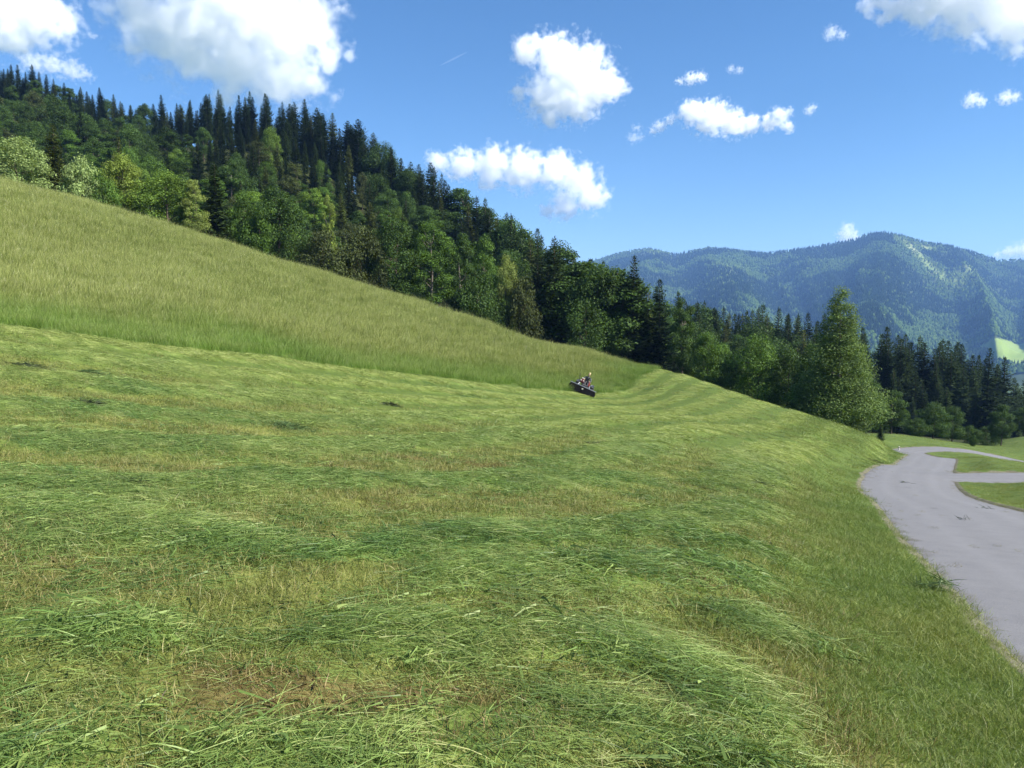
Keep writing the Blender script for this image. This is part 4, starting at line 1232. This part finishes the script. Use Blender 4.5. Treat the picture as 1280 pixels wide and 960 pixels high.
# --- the trees one can tell apart: px, top py, width px, depth, kind, variant, colour, label
HERO = [
 (22, 172, 92, 82, 'broad', 0, GRN_P, 'pale flowering broadleaf tree at the upper end of the meadow edge'),
 (66, 156, 52, 88, 'spruce', 1, SPR_Y, 'yellowish spruce standing between two pale broadleaf trees at the top of the meadow'),
 (100, 196, 56, 84, 'bush', 0, GRN_P, 'pale green rounded shrub at the foot of the yellowish spruce'),
 (124, 214, 46, 85, 'bush', 1, GRN, 'mid green shrub low on the meadow edge before the yellow green tree'),
 (148, 172, 36, 97, 'spruce', 3, SPR_Y, 'small spruce poking up behind the yellow green tree'),
 (150, 190, 66, 90, 'broad', 1, GRN_Y, 'yellow green broadleaf tree with a leaning crown at the meadow edge'),
 (205, 212, 84, 91, 'broad', 2, GRN_L, 'bright green round broadleaf tree left of the dark bushy spruce'),
 (240, 220, 40, 92, 'tallbroad', 0, LIME, 'narrow pale green tree squeezed beside the dark bushy spruce'),
 (268, 204, 62, 95, 'spruce', 5, SPR, 'dark bushy spruce with tiered branches at the meadow edge'),
 (303, 236, 50, 97, 'broad', 3, GRN, 'fresh green broadleaf just downhill of the dark bushy spruce'),
 (345, 232, 84, 98, 'broad', 4, GRN_D, 'broad dark green tree with a rounded crown at the meadow edge'),
 (322, 262, 50, 95, 'bush', 2, GRN, 'small green shrub under the broad dark green tree'),
 (405, 284, 70, 99, 'bush', 3, OLV, 'olive brown thicket shrub on the crest of the meadow'),
 (410, 236, 26, 118, 'tallbroad', 2, GRN_Y, 'slender lime green tree rising behind the olive thicket'),
 (452, 282, 72, 101, 'bush', 0, OLV, 'dark olive shrub beside the tall dark broadleaf on the crest'),
 (492, 272, 82, 104, 'broad', 0, GRN_D, 'dark shaded broadleaf tree left of the bright domed one'),
 (538, 270, 60, 105, 'tallbroad', 1, GRN, 'bright domed tall broadleaf in the middle of the meadow edge'),
 (577, 286, 44, 107, 'tallbroad', 0, GRN_D, 'reddish dark narrow tree right of the bright domed broadleaf'),
 (604, 288, 46, 109, 'tallbroad', 3, GRN, 'slim mid green tree with a pointed top at the meadow edge'),
 (634, 316, 40, 108, 'broad', 1, LIME, 'small whitish green tree standing out against dark conifers'),
 (598, 342, 60, 106, 'bush', 1, GRN_D, 'dark green shrub below the slim pointed tree'),
 (654, 344, 60, 107, 'bush', 2, OLV, 'dark olive shrub at the foot of the double topped spruce'),
 (693, 297, 64, 110, 'spruce', 0, SPR, 'large dark double topped spruce above the mower'),
 (672, 312, 44, 113, 'spruce', 4, SPR_B, 'second spruce leaning against the large double topped one'),
 (748, 328, 88, 108, 'broad', 2, GRN_D, 'wide green broadleaf tree between the two dark spruces'),
 (728, 372, 56, 104, 'bush', 3, GRN_D, 'dark shrub under the wide green broadleaf'),
 (793, 321, 58, 107, 'spruce', 2, SPR_B, 'tall blackish spruce with a ragged spire above the grass tip'),
 (825, 350, 56, 106, 'spruce', 1, SPR_B, 'blackish spruce just downhill of the ragged spire'),
 (855, 366, 44, 104, 'tallbroad', 2, GRN_D, 'grey green tree tucked behind the end of the uncut grass'),
 (886, 412, 60, 100, 'broad', 3, GRN, 'light green broadleaf behind the mown crest'),
 (912, 444, 50, 96, 'bush', 0, GRN_D, 'dark shrub on the shaded edge of the mown crest'),
 (948, 416, 76, 94, 'broad', 4, GRN, 'round topped broadleaf behind the mown crest'),
 (985, 436, 60, 92, 'broad', 0, GRN_D, 'shadowy dark broadleaf left of the tall feathery tree'),
 (1018, 428, 66, 88, 'broad', 1, GRN_D, 'green tree leaning into the tall feathery tree'),
 (1030, 462, 92, 80, 'broad', 2, GRN, 'spreading leafy tree at the foot of the tall feathery one'),
 (1084, 470, 52, 90, 'tallbroad', 3, GRN_D, 'dark leafy tree on the far side of the tall feathery one'),
 (1116, 486, 46, 112, 'broad', 3, GRN_D, 'round greyish tree alone before the black spruce wood'),
 (1146, 522, 30, 118, 'bush', 1, GRN_D, 'low dark shrub between the round trees at the wood edge'),
 (1168, 502, 44, 122, 'broad', 4, GRN_D, 'rounded small tree, the left one of a pair at the wood edge'),
 (1192, 508, 40, 126, 'broad', 0, GRN_D, 'rounded small tree, the right one of a pair at the wood edge'),
 (1214, 532, 34, 128, 'bush', 2, GRN_D, 'shrub at the start of the low hedge line below the spruce wood'),
 (1236, 532, 34, 132, 'bush', 3, GRN_D, 'shrub at the end of the low hedge line beside the thin trunked tree'),
 (1254, 504, 34, 128, 'broad', 3, GRN_D, 'small tree with a thin bare trunk at the edge of the lower meadow'),
 (1282, 508, 40, 150, 'broad', 1, GRN_D, 'green tree cut by the picture edge above the lower meadow'),
]
occupied = []
def top_height(px, top, Y):
    p = at(px, top, Y)
    return p[0], p[2]
for (px, top, wpx, Y, kind, var, col, label) in HERO:
    x, ztop = top_height(px, top, Y)
    z = H1(x, Y)
    h = max(1.5, ztop - z)
    w = wpx / FPX * Y
    place(kind, var, x, Y, h, w, rng.uniform(0, 6.28), col, label, 'shrub' if kind == 'bush' else 'tree', z=z)
    occupied.append((px, top, wpx, Y, x))

# the tall feathery tree by the road bend: three leaders, pale leaves
c, t = broadleaf(501, 18, 8.6, .05, 120, 760, .135, .62, .9)
K['feather'] = [Kind('feathery_tree', c, t, M_leaf, M_bark2, 18, 7.4, False)]
x, zt = top_height(1053, 348, 78)
place('feather', 0, x, 78, zt - H1(x, 78), 104 / FPX * 78, 1.2, (.115, .172, .050), 'tall feathery pale green tree rising highest above the road bend', 'tree')

# small fir and sapling on the lower meadow
x, zt = top_height(1101, 530, 88)
place('spruce', 3, x, 88, zt - H1(x, 88), 13 / FPX * 88, .4, SPR, 'tiny dark fir standing alone on the lower meadow', 'tree', name='young_fir')
x, zt = top_height(1217, 543, 108)
place('bush', 1, x, 108, max(1.2, zt - H1(x, 108)), 10 / FPX * 108, .4, GRN_D, 'lone sapling beyond the far bend of the road', 'shrub', name='sapling')

# --- the rest of the wood: rows of trees climbing the hill, skyline first
SKX = [-120, -90, 0, 60, 100, 200, 310, 400, 460, 520, 560, 610, 650, 690, 725, 760, 850, 920, 1000, 1060, 1110, 1150, 1200, 1240, 1280, 1370]
SKY = [66, 70, 78, 88, 108, 132, 114, 136, 164, 202, 224, 256, 276, 304, 318, 330, 374, 388, 386, 404, 414, 424, 432, 448, 474, 492]
CRX = np.array([-120, 0, 200, 400, 600, 727, 830, 940, 1010, 1075, 1110, 1130, 1180, 1250, 1280, 1370]); CRY = np.array([200, 230, 285, 342, 402, 437, 463, 503, 522, 541, 548, 550, 552, 556, 556, 556])
plan = []
for row, off in enumerate((0, 4, 12, 24, 38, 56, 76, 98, 122, 146, 168)):
    step = [13, 14, 15, 16, 17, 18, 20, 21, 23, 25, 27][row]
    px = -110 + rng.uniform(0, step)
    while px < 1360:
        sk = np.interp(px, SKX, SKY); cr = np.interp(px, CRX, CRY)
        top = sk + off + rng.normal(0, 5) - (rng.uniform(3, 12) if row == 0 and rng.random() < .16 else 0)
        if top < cr - (26 if px < 1060 else 44): plan.append((px + rng.normal(0, 4), top, off, sk, cr))
        px += step * rng.uniform(.75, 1.3)
pl = np.array(plan)
YG = np.linspace(82, 330, 63)
gx_ = (pl[:, 0:1] - 640) / FPX * YG[None]
gz_ = H(gx_.ravel(), np.tile(YG, len(pl)), micro=False).reshape(gx_.shape)
cand = []
for q, (px, top, off, sk, cr) in enumerate(pl):
    d = ray(px, top); zt_ = d[2] / d[1] * YG + EYE
    h_ = zt_ - gz_[q]
    fe = np.interp(px, FEX, FEY) + 5
    off = off + rng.normal(0, 3)
    tgt = rng.uniform(11, 17) if off < 30 else rng.uniform(9, 15)
    if px > 1080: tgt = rng.uniform(17, 23)
    Yf = np.interp(px, [0, 300, 460, 560, 640, 700, 760, 900, 1060, 1100, 1280], [285, 265, 235, 205, 175, 150, 140, 190, 185, 170, 205])
    Yt = fe + (Yf - fe) * (1 - min(1, max(0, (top - sk) / max(cr - sk - 20, 1)))) ** .9 + (14 if int(q) % 2 else 0)
    cost = np.abs(h_ - tgt) + .14 * np.abs(YG - Yt) + 1e3 * (YG < fe) + 1e3 * (h_ < 6) + .10 * rng.random(len(YG)) * 8
    b = int(np.argmin(cost))
    if cost[b] > 900 or h_[b] > 30: continue
    cand.append((px, YG[b] + rng.uniform(-1.5, 1.5), gx_[q, b], gz_[q, b], h_[b], off, (top - sk) / max(cr - sk, 1)))
cw = 6
cover = np.full((2000 // cw, 1000 // cw), False)
def mark(px, top, bot, hw_):
    """cells hidden by a tree; returns how many of its own were still open"""
    fresh = 0
    for cx_ in range(int((px - hw_ + 300) // cw), int((px + hw_ + 300) // cw) + 1):
        if not 0 <= cx_ < cover.shape[0]: continue
        u = abs((cx_ + .5) * cw - 300 - px) / max(hw_, 1)
        t0 = top + (bot - top) * .8 * min(1, u)
        for cy_ in range(max(0, int(t0 // cw)), min(cover.shape[1], int(bot // cw) + 1)):
            if not cover[cx_, cy_]:
                if -10 < (cx_ + .5) * cw - 300 < 1290: fresh += 1
                cover[cx_, cy_] = True
    return fresh
for cx_ in range(cover.shape[0]):                        # the crest of the meadow hides what is below it
    c0_ = np.interp((cx_ + .5) * cw - 300, CRX, CRY)
    cover[cx_, int(c0_ // cw):] = True
for o in sorted(occupied, key=lambda o: o[3]): mark(o[0], o[1] + 4, 600, o[2] * .36)
def mark_tree(px, Y, x, z, h, k_=.15):
    _, qt = project(x, Y, z + h); _, qb = project(x, Y, z)
    return mark(px, qt + 4, min(qb, 600), max(3, k_ * h / Y * FPX))
cand.sort(key=lambda c_: c_[1])
cand = [c_ for c_ in cand if mark_tree(*c_[:5]) > 0]
cand.sort(key=lambda c_: -c_[4] / c_[1])
spare = []
n_sp = n_st = n_br = 0
def grow(px, Y, x, z, h, off, fr):
    global n_sp, n_st, n_br
    x = (px - 640) / FPX * Y
    n1 = float(fbm(np.array([x * .03]), np.array([Y * .03]), 5, 2)[0]); u = rng.random()
    if px < 230: pb_ = .12 if off < 15 else (.6 if off < 35 else .88)
    elif px < 470: pb_ = .04 if off < 60 else (.30 if off < 90 else .75)
    elif px < 650: pb_ = .25 if off < 30 else (.50 if off < 60 else .80)
    elif px < 760: pb_ = .35
    elif px < 1075: pb_ = .15 if off < 15 else .60
    else: pb_ = .02
    pb_ += (n1 - .5) * (.5 if px < 1075 else .05)
    if u < pb_:
        kind = 'tallbroad' if rng.random() < .5 else 'broad'
        w = h * rng.uniform(.50, .72)
        col = [GRN, GRN_D, GRN_D, GRN_L, OLV, GRN, GRN_D][rng.integers(0, 7)] if px < 690 else [GRN_D, GRN, OLV][rng.integers(0, 3)]
        if off < 45: col = GRN_D
    else:
        kind = 'stand' if (230 < px < 640 and off < 60 and rng.random() < .55) else 'spruce'
        w = h * (rng.uniform(.30, .42) if px < 1080 else rng.uniform(.36, .46))
        if kind == 'stand': w = h * rng.uniform(.26, .34)
        col = [SPR, SPR_B, SPR, SPR_B, SPR_Y, SPR][rng.integers(0, 6)] if px < 1080 else [SPR_B, SPR][rng.integers(0, 2)]
    var = int(rng.integers(0, 12))
    jit = rng.uniform(.75, 1.35); col = tuple(c_ * jit for c_ in col)
    if kind == 'spruce':
        if n_sp >= 312:
            spare.append((x, Y, float(z) - .1, h / 20.0)); return
        n_sp += 1
        lab = ('dark spruce among others packed in the black wood below the far mountain' if px >= 1080 else
               'dark spruce among others in the gully wood behind the mown crest' if px >= 690 else
               'dark spruce among others on the steep wooded hill above the meadow')
        grp = 'spruces in the black wood' if px >= 1080 else 'spruces in the gully wood' if px >= 690 else 'spruces on the wooded hill'
        cat = 'tree'; nm_ = 'spruce'
    elif kind == 'stand':
        n_st += 1
        lab = 'tall spruce with a bare lower trunk in the old stand along the hill crest'; grp = 'old spruces with bare trunks'; cat = 'tree'; nm_ = 'stand_spruce'
    else:
        if n_br >= 298: return
        n_br += 1
        lab = ('leafy tree among others mixed into the spruces on the hill above the meadow' if px < 690 else 'leafy tree among others in the gully wood behind the mown crest')
        grp = 'leafy trees on the wooded hill' if px < 690 else 'leafy trees in the gully wood'; cat = 'tree'; nm_ = 'broadleaf_tree'
    near = Y < 165
    place(kind, var, x, Y, h, w, rng.uniform(0, 6.28), col, lab, cat, grp, parts=near, name=nm_, zoff=-.1, z=float(z))
for c_ in cand: grow(*c_)
# ground that would still lie bare between the crowns gets a young tree
YF = np.linspace(84, 320, 120)
for cx_ in range(cover.shape[0]):
    px = (cx_ + .5) * cw - 300
    if not -60 < px < 1330: continue
    sk = np.interp(px, SKX, SKY); cr = np.interp(px, CRX, CRY); fe = np.interp(px, FEX, FEY) + 4
    xs_ = (px - 640) / FPX * YF; zs_ = H(xs_, YF, micro=False); pys = project(xs_, YF, zs_)[1]
    vis = np.minimum.accumulate(np.where(YF >= fe, pys, 1e4))
    ok_ = (YF >= fe) & (pys <= vis + .5)
    for cy_ in range(int((sk + 14) // cw), int((cr - 6) // cw)):
        if cover[cx_, cy_] or not ok_.any(): continue
        b = int(np.argmin(np.abs(pys - ((cy_ + 1) * cw + 4)) + 1e4 * ~ok_))
        if abs(pys[b] - ((cy_ + 1) * cw + 4)) > 40: continue
        h_ = rng.uniform(8, 13)
        mark_tree(px, YF[b], xs_[b], zs_[b], h_, .2)
        grow(px + rng.normal(0, 2), YF[b], xs_[b], zs_[b], h_, (cy_ + .5) * cw - sk, .5)
if len(spare) > 15:
    sp = np.array(spare); ns_ = len(sp)
    cc = bpy.data.collections.new('spruce_sources')
    for q, k_ in enumerate(K['spruce']):
        o = bpy.data.objects.new(f'small_spruce.{q:03d}', k_.single); o.color = (*SPR_B, 1); cc.objects.link(o)
    o = scatter('hill_forest', sp[:, :3], np.stack([np.zeros(ns_), np.zeros(ns_), rng.uniform(0, 6.28, ns_)], 1), sp[:, 3], rng.integers(0, 6, ns_), rng.random(ns_), cc,
                'dark mass of the smallest spruces filling the wooded hill and gully', 'forest')
    o.color = (*SPR, 1)
print('forest', n_sp, n_st, n_br, len(spare))
# ------------------------------------------------------------------ the mower and its rider
M_blk = simple_mat('black_tarpaulin', (.006, .0062, .007), .9, 0, .08, .3, 5)
M_steel = simple_mat('worn_steel', (.42, .43, .44), .4, .8, .5, .2, 9)
M_red = simple_mat('red_paint', (.13, .014, .012), .45, 0, .4, .2, 5)
M_cream = simple_mat('cream_paint', (.55, .52, .45), .45, 0, .5, .15, 5)
M_tyre = simple_mat('tyre_rubber', (.02, .02, .02), .85, 0, .3, .3, 14)
M_vinyl = simple_mat('black_vinyl', (.025, .025, .027), .5, 0, .4, .2, 10)

mx_, my_ = TB[4][0], 62.0
heading = math.atan2(46 - 88, 1.0 - 17.4)                     # along the uncut edge, towards the camera
tan_ = frame_euler(np.array([mx_]), np.array([my_]), np.array([heading + .20]))[0]
E = Euler(tuple(tan_)).to_matrix().to_4x4()
roll = Matrix.Rotation(R(-8), 4, 'X')
mow = empty('ride_on_mower', (mx_, my_, H1(mx_, my_) + .02))
mow.rotation_euler = (E @ roll).to_euler()
tag(mow, 'ride on slope mower with a wide black front deck beside the uncut grass', 'mower')
# local frame: x forward, y left, z up
dk = MB()
dk.box((1.35, 0, .36), (.62, 2.15, .40), bev=.05, taper=(.7, .985))
dk.box((1.68, 0, .28), (.05, 2.12, .42), rot=(0, R(-14), 0), bev=.02)
dk.box((1.35, 1.10, .26), (.60, .04, .34), bev=.015); dk.box((1.35, -1.10, .26), (.60, .04, .34), bev=.015)
deck = dk.build('mowing_deck', M_blk, mow)
MB().tube([(1.52, -1.1, .60), (1.56, 0, .62), (1.52, 1.1, .60)], .028).build('top_rail', M_steel, deck)
for s in (-1, 1):
    MB().tube([(1.25, s * .5, .56), (.95, s * .42, .74), (.62, s * .36, .55)], .04).build('lift_arm', M_steel, mow)
    sk = MB().box((1.36, s * 1.13, .07), (.85, .06, .07), bev=.025).build('skid_shoe', M_steel, deck)
MB().box((1.715, .02, .42), (.03, .13, .10), bev=.01).build('bracket', M_cream, deck)
ch = MB(); ch.box((.05, 0, .48), (1.75, .55, .16), bev=.04); ch.box((.52, 0, .62), (.35, .5, .2), bev=.05)
ch.build('chassis', M_vinyl, mow)
hd = MB(); hd.box((-.72, 0, .78), (.72, .72, .46), bev=.10, taper=(.86, .86))
hd.build('engine_hood', M_red, mow)
fd = MB()
for s in (-1, 1):
    fd.box((.62, s * .58, .80), (.66, .30, .05), rot=(0, R(8), 0), bev=.02); fd.box((-.66, s * .60, .82), (.66, .28, .05), bev=.02)
fd.build('fenders', M_vinyl, mow)
fc = MB(); fc.box((.70, -.30, .96), (.30, .34, .34), bev=.06, taper=(.8, .85)); fc.build('front_cowl', M_red, mow)
MB().box((.74, -.30, 1.16), (.16, .22, .06), bev=.02).build('cowl_cap', M_cream, mow)
for s in (-1, 1):
    l = MB().lathe([(.02, 0), (.055, .0), (.06, .03), (.045, .05)], (.86, -.30 + s * .10, .98), 'x', 12).build('headlight', M_cream, mow)
for fx in (.60, -.66):
    for s in (-1, 1):
        w = MB().lathe([(.20, -.15), (.30, -.15), (.345, -.11), (.355, -.04), (.355, .04), (.345, .11), (.30, .15), (.20, .15)], (fx, s * .62, .355), 'y', 24)
        for k in range(14):
            a = k * 2 * math.pi / 14
            w.box((fx + .355 * math.cos(a), s * .62 + (.05 if k % 2 else -.05), .355 + .355 * math.sin(a)), (.04, .15, .05), rot=(0, -a, .3 if k % 2 else -.3))
        wh = w.build('wheel', M_tyre, mow)
        MB().lathe([(.03, s * .10), (.10, s * .12), (.19, s * .10), (.205, s * .14), (.205, -s * .02), (.03, -s * .02)], (fx, s * .62, .355), 'y', 20).build('rim', M_cream, wh)
st = MB(); st.box((-.12, 0, .70), (.46, .46, .10), bev=.04); st.build('seat', M_vinyl, mow)
MB().box((-.36, 0, .92), (.10, .44, .40), rot=(0, R(-10), 0), bev=.04).build('backrest', M_vinyl, mow)
sc_ = MB().tube([(.62, 0, .70), (.48, 0, .92), (.40, 0, 1.02)], .035).build('steering_column', M_vinyl, mow)
ring_ = [(.38 + .10 * math.cos(a) * .55, .19 * math.sin(a), 1.04 - .10 * math.cos(a) * -.9) for a in np.linspace(0, 2 * math.pi, 21)]
swl = MB().tube(ring_, .016, 6, cap=False)
for a in (0.5, 2.6, 4.71):
    swl.tube([(.38, 0, 1.04), (.38 + .055 * math.cos(a), .19 * math.sin(a), 1.04 + .09 * math.cos(a))], .012, 6)
swl.build('steering_wheel', M_vinyl, sc_)
MB().tube([(.46, -.44, .80), (.50, -.62, 1.12), (.50, -.70, 1.42)], [.022, .02, .03]).build('control_lever', M_vinyl, mow)
MB().tube([(.55, .40, .66), (.30, .52, .86), (.10, .55, .88)], .022).build('hand_rail', M_steel, mow)
rb = MB().tube([(-1.02, -.30, .75), (-1.02, -.30, 1.18), (-1.02, .30, 1.18), (-1.02, .30, .75)], .025); rb.build('rear_guard', M_steel, mow)

# --- rider: one skinned body, seated, hands on the wheel
def skin_body(name, joints, edges, mats, parent=None, sub=2):
    me = bpy.data.meshes.new(name)
    me.from_pydata([j[:3] for j in joints], edges, [])
    o = link(name, me, parent)
    for m_ in mats: me.materials.append(m_)
    md = o.modifiers.new('skin', 'SKIN')
    for i, j in enumerate(joints):
        sv = me.skin_vertices[0].data[i]; rr_ = j[3]
        sv.radius = rr_ if hasattr(rr_, '__len__') else (rr_, rr_)
        sv.use_root = (i == 0)
    md.use_smooth_shade = True; md.branch_smoothing = .3
    sb = o.modifiers.new('smooth', 'SUBSURF'); sb.levels = sub; sb.render_levels = sub
    return o
Jn, Ed = [], []
def J(x, y, z, r, prev=None):
    Jn.append((x, y, z, r))
    if prev is not None: Ed.append((prev, len(Jn) - 1))
    return len(Jn) - 1
pel = J(-.16, 0, .82, (.15, .12))
ab = J(-.15, 0, .98, (.14, .105), pel); chs = J(-.08, 0, 1.15, (.165, .12), ab); up = J(-.02, 0, 1.28, (.14, .10), chs)
nk = J(.01, 0, 1.37, .055, up); hdj = J(.035, 0, 1.45, (.075, .085), nk); hd2 = J(.045, 0, 1.53, (.082, .095), hdj); hd3 = J(.03, 0, 1.60, (.06, .07), hd2)
for s in (-1, 1):
    sh = J(-.02, s * .19, 1.27, .062, up); el = J(.10, s * .30, 1.05, .045, sh); wr_ = J(.31, s * .19, 1.05, .03, el); pm = J(.37, s * .185, 1.07, (.036, .02), wr_)
    for q, (dy, ln) in enumerate(((-.026, .062), (-.009, .07), (.009, .066), (.026, .052))):
        f1 = J(.405, s * .185 + dy, 1.085, .010, pm); f2 = J(.405 + ln * .55, s * .185 + dy, 1.075, .009, f1); J(.395 + ln * .5, s * .185 + dy, 1.045, .008, f2)
    t1 = J(.365, s * .15, 1.055, .011, pm); J(.39, s * .135, 1.04, .009, t1)
    hp = J(-.14, s * .11, .80, .095, pel); kn = J(.26, s * .17, .84, .065, hp); an = J(.36, s * .17, .45 + .12, .042, kn); ft = J(.46, s * .17, .53, (.042, .03), an); J(.55, s * .17, .525, (.038, .024), ft)
m, nt, out = new_mat('rider_clothes_and_skin')
tc = nt.nodes.new('ShaderNodeTexCoord').outputs['Object']
sep = N(nt, 'ShaderNodeSeparateXYZ'); L(nt, tc, sep.inputs[0])
skin_m = math_(nt, 'GREATER_THAN', sep.outputs[2], 1.365)
arm = math_(nt, 'MULTIPLY', math_(nt, 'GREATER_THAN', sep.outputs[0], .30), math_(nt, 'GREATER_THAN', sep.outputs[2], 1.0))
sk_ = math_(nt, 'MAXIMUM', skin_m, arm)
leg = math_(nt, 'LESS_THAN', sep.outputs[2], .93)
nz = noise(nt, 18, 4, .6, tc)
cl_ = mix(nt, leg, ramp(nt, nz, [(.3, (.035, .038, .045)), (.7, (.065, .066, .075))]), ramp(nt, nz, [(.3, (.02, .024, .036)), (.7, (.04, .046, .062))]))
cc = mix(nt, sk_, cl_, (.46, .29, .21))
pb = N(nt, 'ShaderNodeBsdfPrincipled'); L(nt, cc, pb.inputs['Base Color']); pb.inputs['Roughness'].default_value = .75
L(nt, pb.outputs[0], out.inputs[0])
rider = skin_body('person', Jn, Ed, [m])
rider.matrix_world = Matrix.Translation(mow.location) @ mow.rotation_euler.to_matrix().to_4x4() @ Matrix.Translation((-.02, .0, -.06)) @ Matrix.Scale(1.08, 4)
tag(rider, 'fair haired person in dark clothes bent forward on the mower seat', 'person')
M_hair = simple_mat('fair_hair', (.52, .44, .22), .6, 0, .3, .3, 40)
iv, ifc = icosphere()
hv = iv * np.array([.105, .092, .075]) + np.array([.02, 0, 1.605]); 
hb_ = MB().add(hv, ifc.tolist()); hb_.add(iv * np.array([.06, .088, .10]) + np.array([-.035, 0, 1.55]), ifc.tolist())
hr = hb_.build('hair', M_hair, rider, True)
M_skin = simple_mat('skin', (.46, .29, .21), .6, 0, .4, .1, 30)
MB().add(iv * np.array([.022, .013, .020]) + np.array([.140, 0, 1.505]), ifc.tolist()).build('nose', M_skin, rider, True)
for s in (-1, 1):
    MB().add(iv * np.array([.016, .008, .028]) + np.array([.04, s * .088, 1.52]), ifc.tolist()).build('ear', M_skin, rider, True)
    MB().add(iv * np.array([.008, .012, .008]) + np.array([.132, s * .034, 1.535]), ifc.tolist()).build('eye', M_vinyl, rider, True)

# ------------------------------------------------------------------ small things
def clippings(px, py, Y, r, n, label, col_i, seed):
    """a wilted tuft of clippings lying on the field or the road"""
    g = np.random.default_rng(seed)
    p = at(px, py, Y)
    P = np.stack([np.clip(g.normal(0, r * .45, n), -r * .8, r * .8), np.clip(g.normal(0, r * .3, n), -r * .5, r * .5), np.zeros(n)], 1)
    P[:, 2] = H(P[:, 0] + p[0], P[:, 1] + p[1]) + .09 * (road_field(P[:, 0] + p[0], P[:, 1] + p[1])[0] < .1) - H1(p[0], p[1]) + g.random(n) * r * .22 * np.exp(-(P[:, 0] ** 2 + P[:, 1] ** 2) / (r * r * .3))
    a = g.uniform(0, 6.28, n); pi_ = g.normal(.1, .25, n)
    D = np.stack([np.cos(a) * np.cos(pi_), np.sin(a) * np.cos(pi_), np.sin(pi_)], 1)
    Ln = g.uniform(.10, .30, n) * (.6 + r); Wd = g.uniform(.006, .012, n) * (.7 + Y / 25)
    Vv, F, tt, tn = ribbons(P, D, Ln, Wd, np.stack([g.normal(0, .03, n), g.normal(0, .03, n), -Ln * .3 * g.random(n)], 1), 2, seed)
    o = link('grass_clump', np_mesh('grass_clump', Vv, [F], [M_clump[col_i]], attrs={'tone': tn}))
    o.location = (p[0], p[1], H1(p[0], p[1]))
    return tag(o, label, 'grass clump', 'wilted clumps of cut grass')
M_clump = []
for nm_, st_ in (('wilted_grass', [(0, (.012, .018, .008)), (.6, (.03, .045, .016)), (1, (.07, .085, .03))]), ('green_clump', [(0, (.03, .06, .02)), (.6, (.07, .12, .035)), (1, (.14, .19, .07))])):
    m, nt, out = new_mat(nm_); leaf_shader(nt, out, ramp(nt, attr(nt, 'tone'), st_), .2); M_clump.append(m)
for k, a in enumerate([
    (948, 626, 15.2, .30, 240, 'dark wilted grass clump on the mown field between the road and the swaths', 0),
    (362, 534, 15.6, .55, 520, 'tallest loose green grass heap standing up from the mown field', 1),
    (112, 488, 14.0, .42, 360, 'dark grass heap under the left part of the uncut meadow', 0),
    (36, 445, 16.5, .55, 420, 'dark flattened grass heap at the left picture edge', 0),
    (116, 455, 17.5, .40, 300, 'green grass heap just right of the flattened left edge heap', 1),
    (488, 500, 24.0, .40, 260, 'small dark grass heap near the foot of the uncut meadow', 0),
    (170, 598, 8.2, .22, 200, 'blackish grass clump low in the left half of the field', 0),
    (744, 560, 20.0, .26, 180, 'little dark clump straight below the mower', 0),
    (1095, 560, 45.0, .5, 200, 'dark grass clump near the verge by the road bend', 0),
    (1132, 599, 30.5, .34, 22, 'thin line of clippings on the road at the junction', 0),
    (1232, 626, 19.2, .24, 20, 'dark clippings lying near the right border of the road', 0),
    (1205, 646, 15.0, .22, 20, 'clippings lying in the middle of the near road', 0),
    (1160, 722, 7.9, .26, 260, 'grass tuft spilling over the near road edge', 1),
    ]):
    clippings(*a[:5], a[5], a[6], 900 + k)

# pale marker stone-like post by the far bend, with a reflector band
p = at(1124, 556, 84)
z0 = H1(p[0], p[1])
mp = empty('marker_post', (p[0], p[1], z0))
tag(mp, 'short pale marker post beside the far bend of the road', 'post')
MB().box((0, 0, .20), (.16, .12, .62), bev=.03, taper=(.9, .9)).build('post_body', M_cream, mp)
MB().box((0, 0, .38), (.166, .126, .08), bev=.02).build('reflector_band', M_blk, mp)
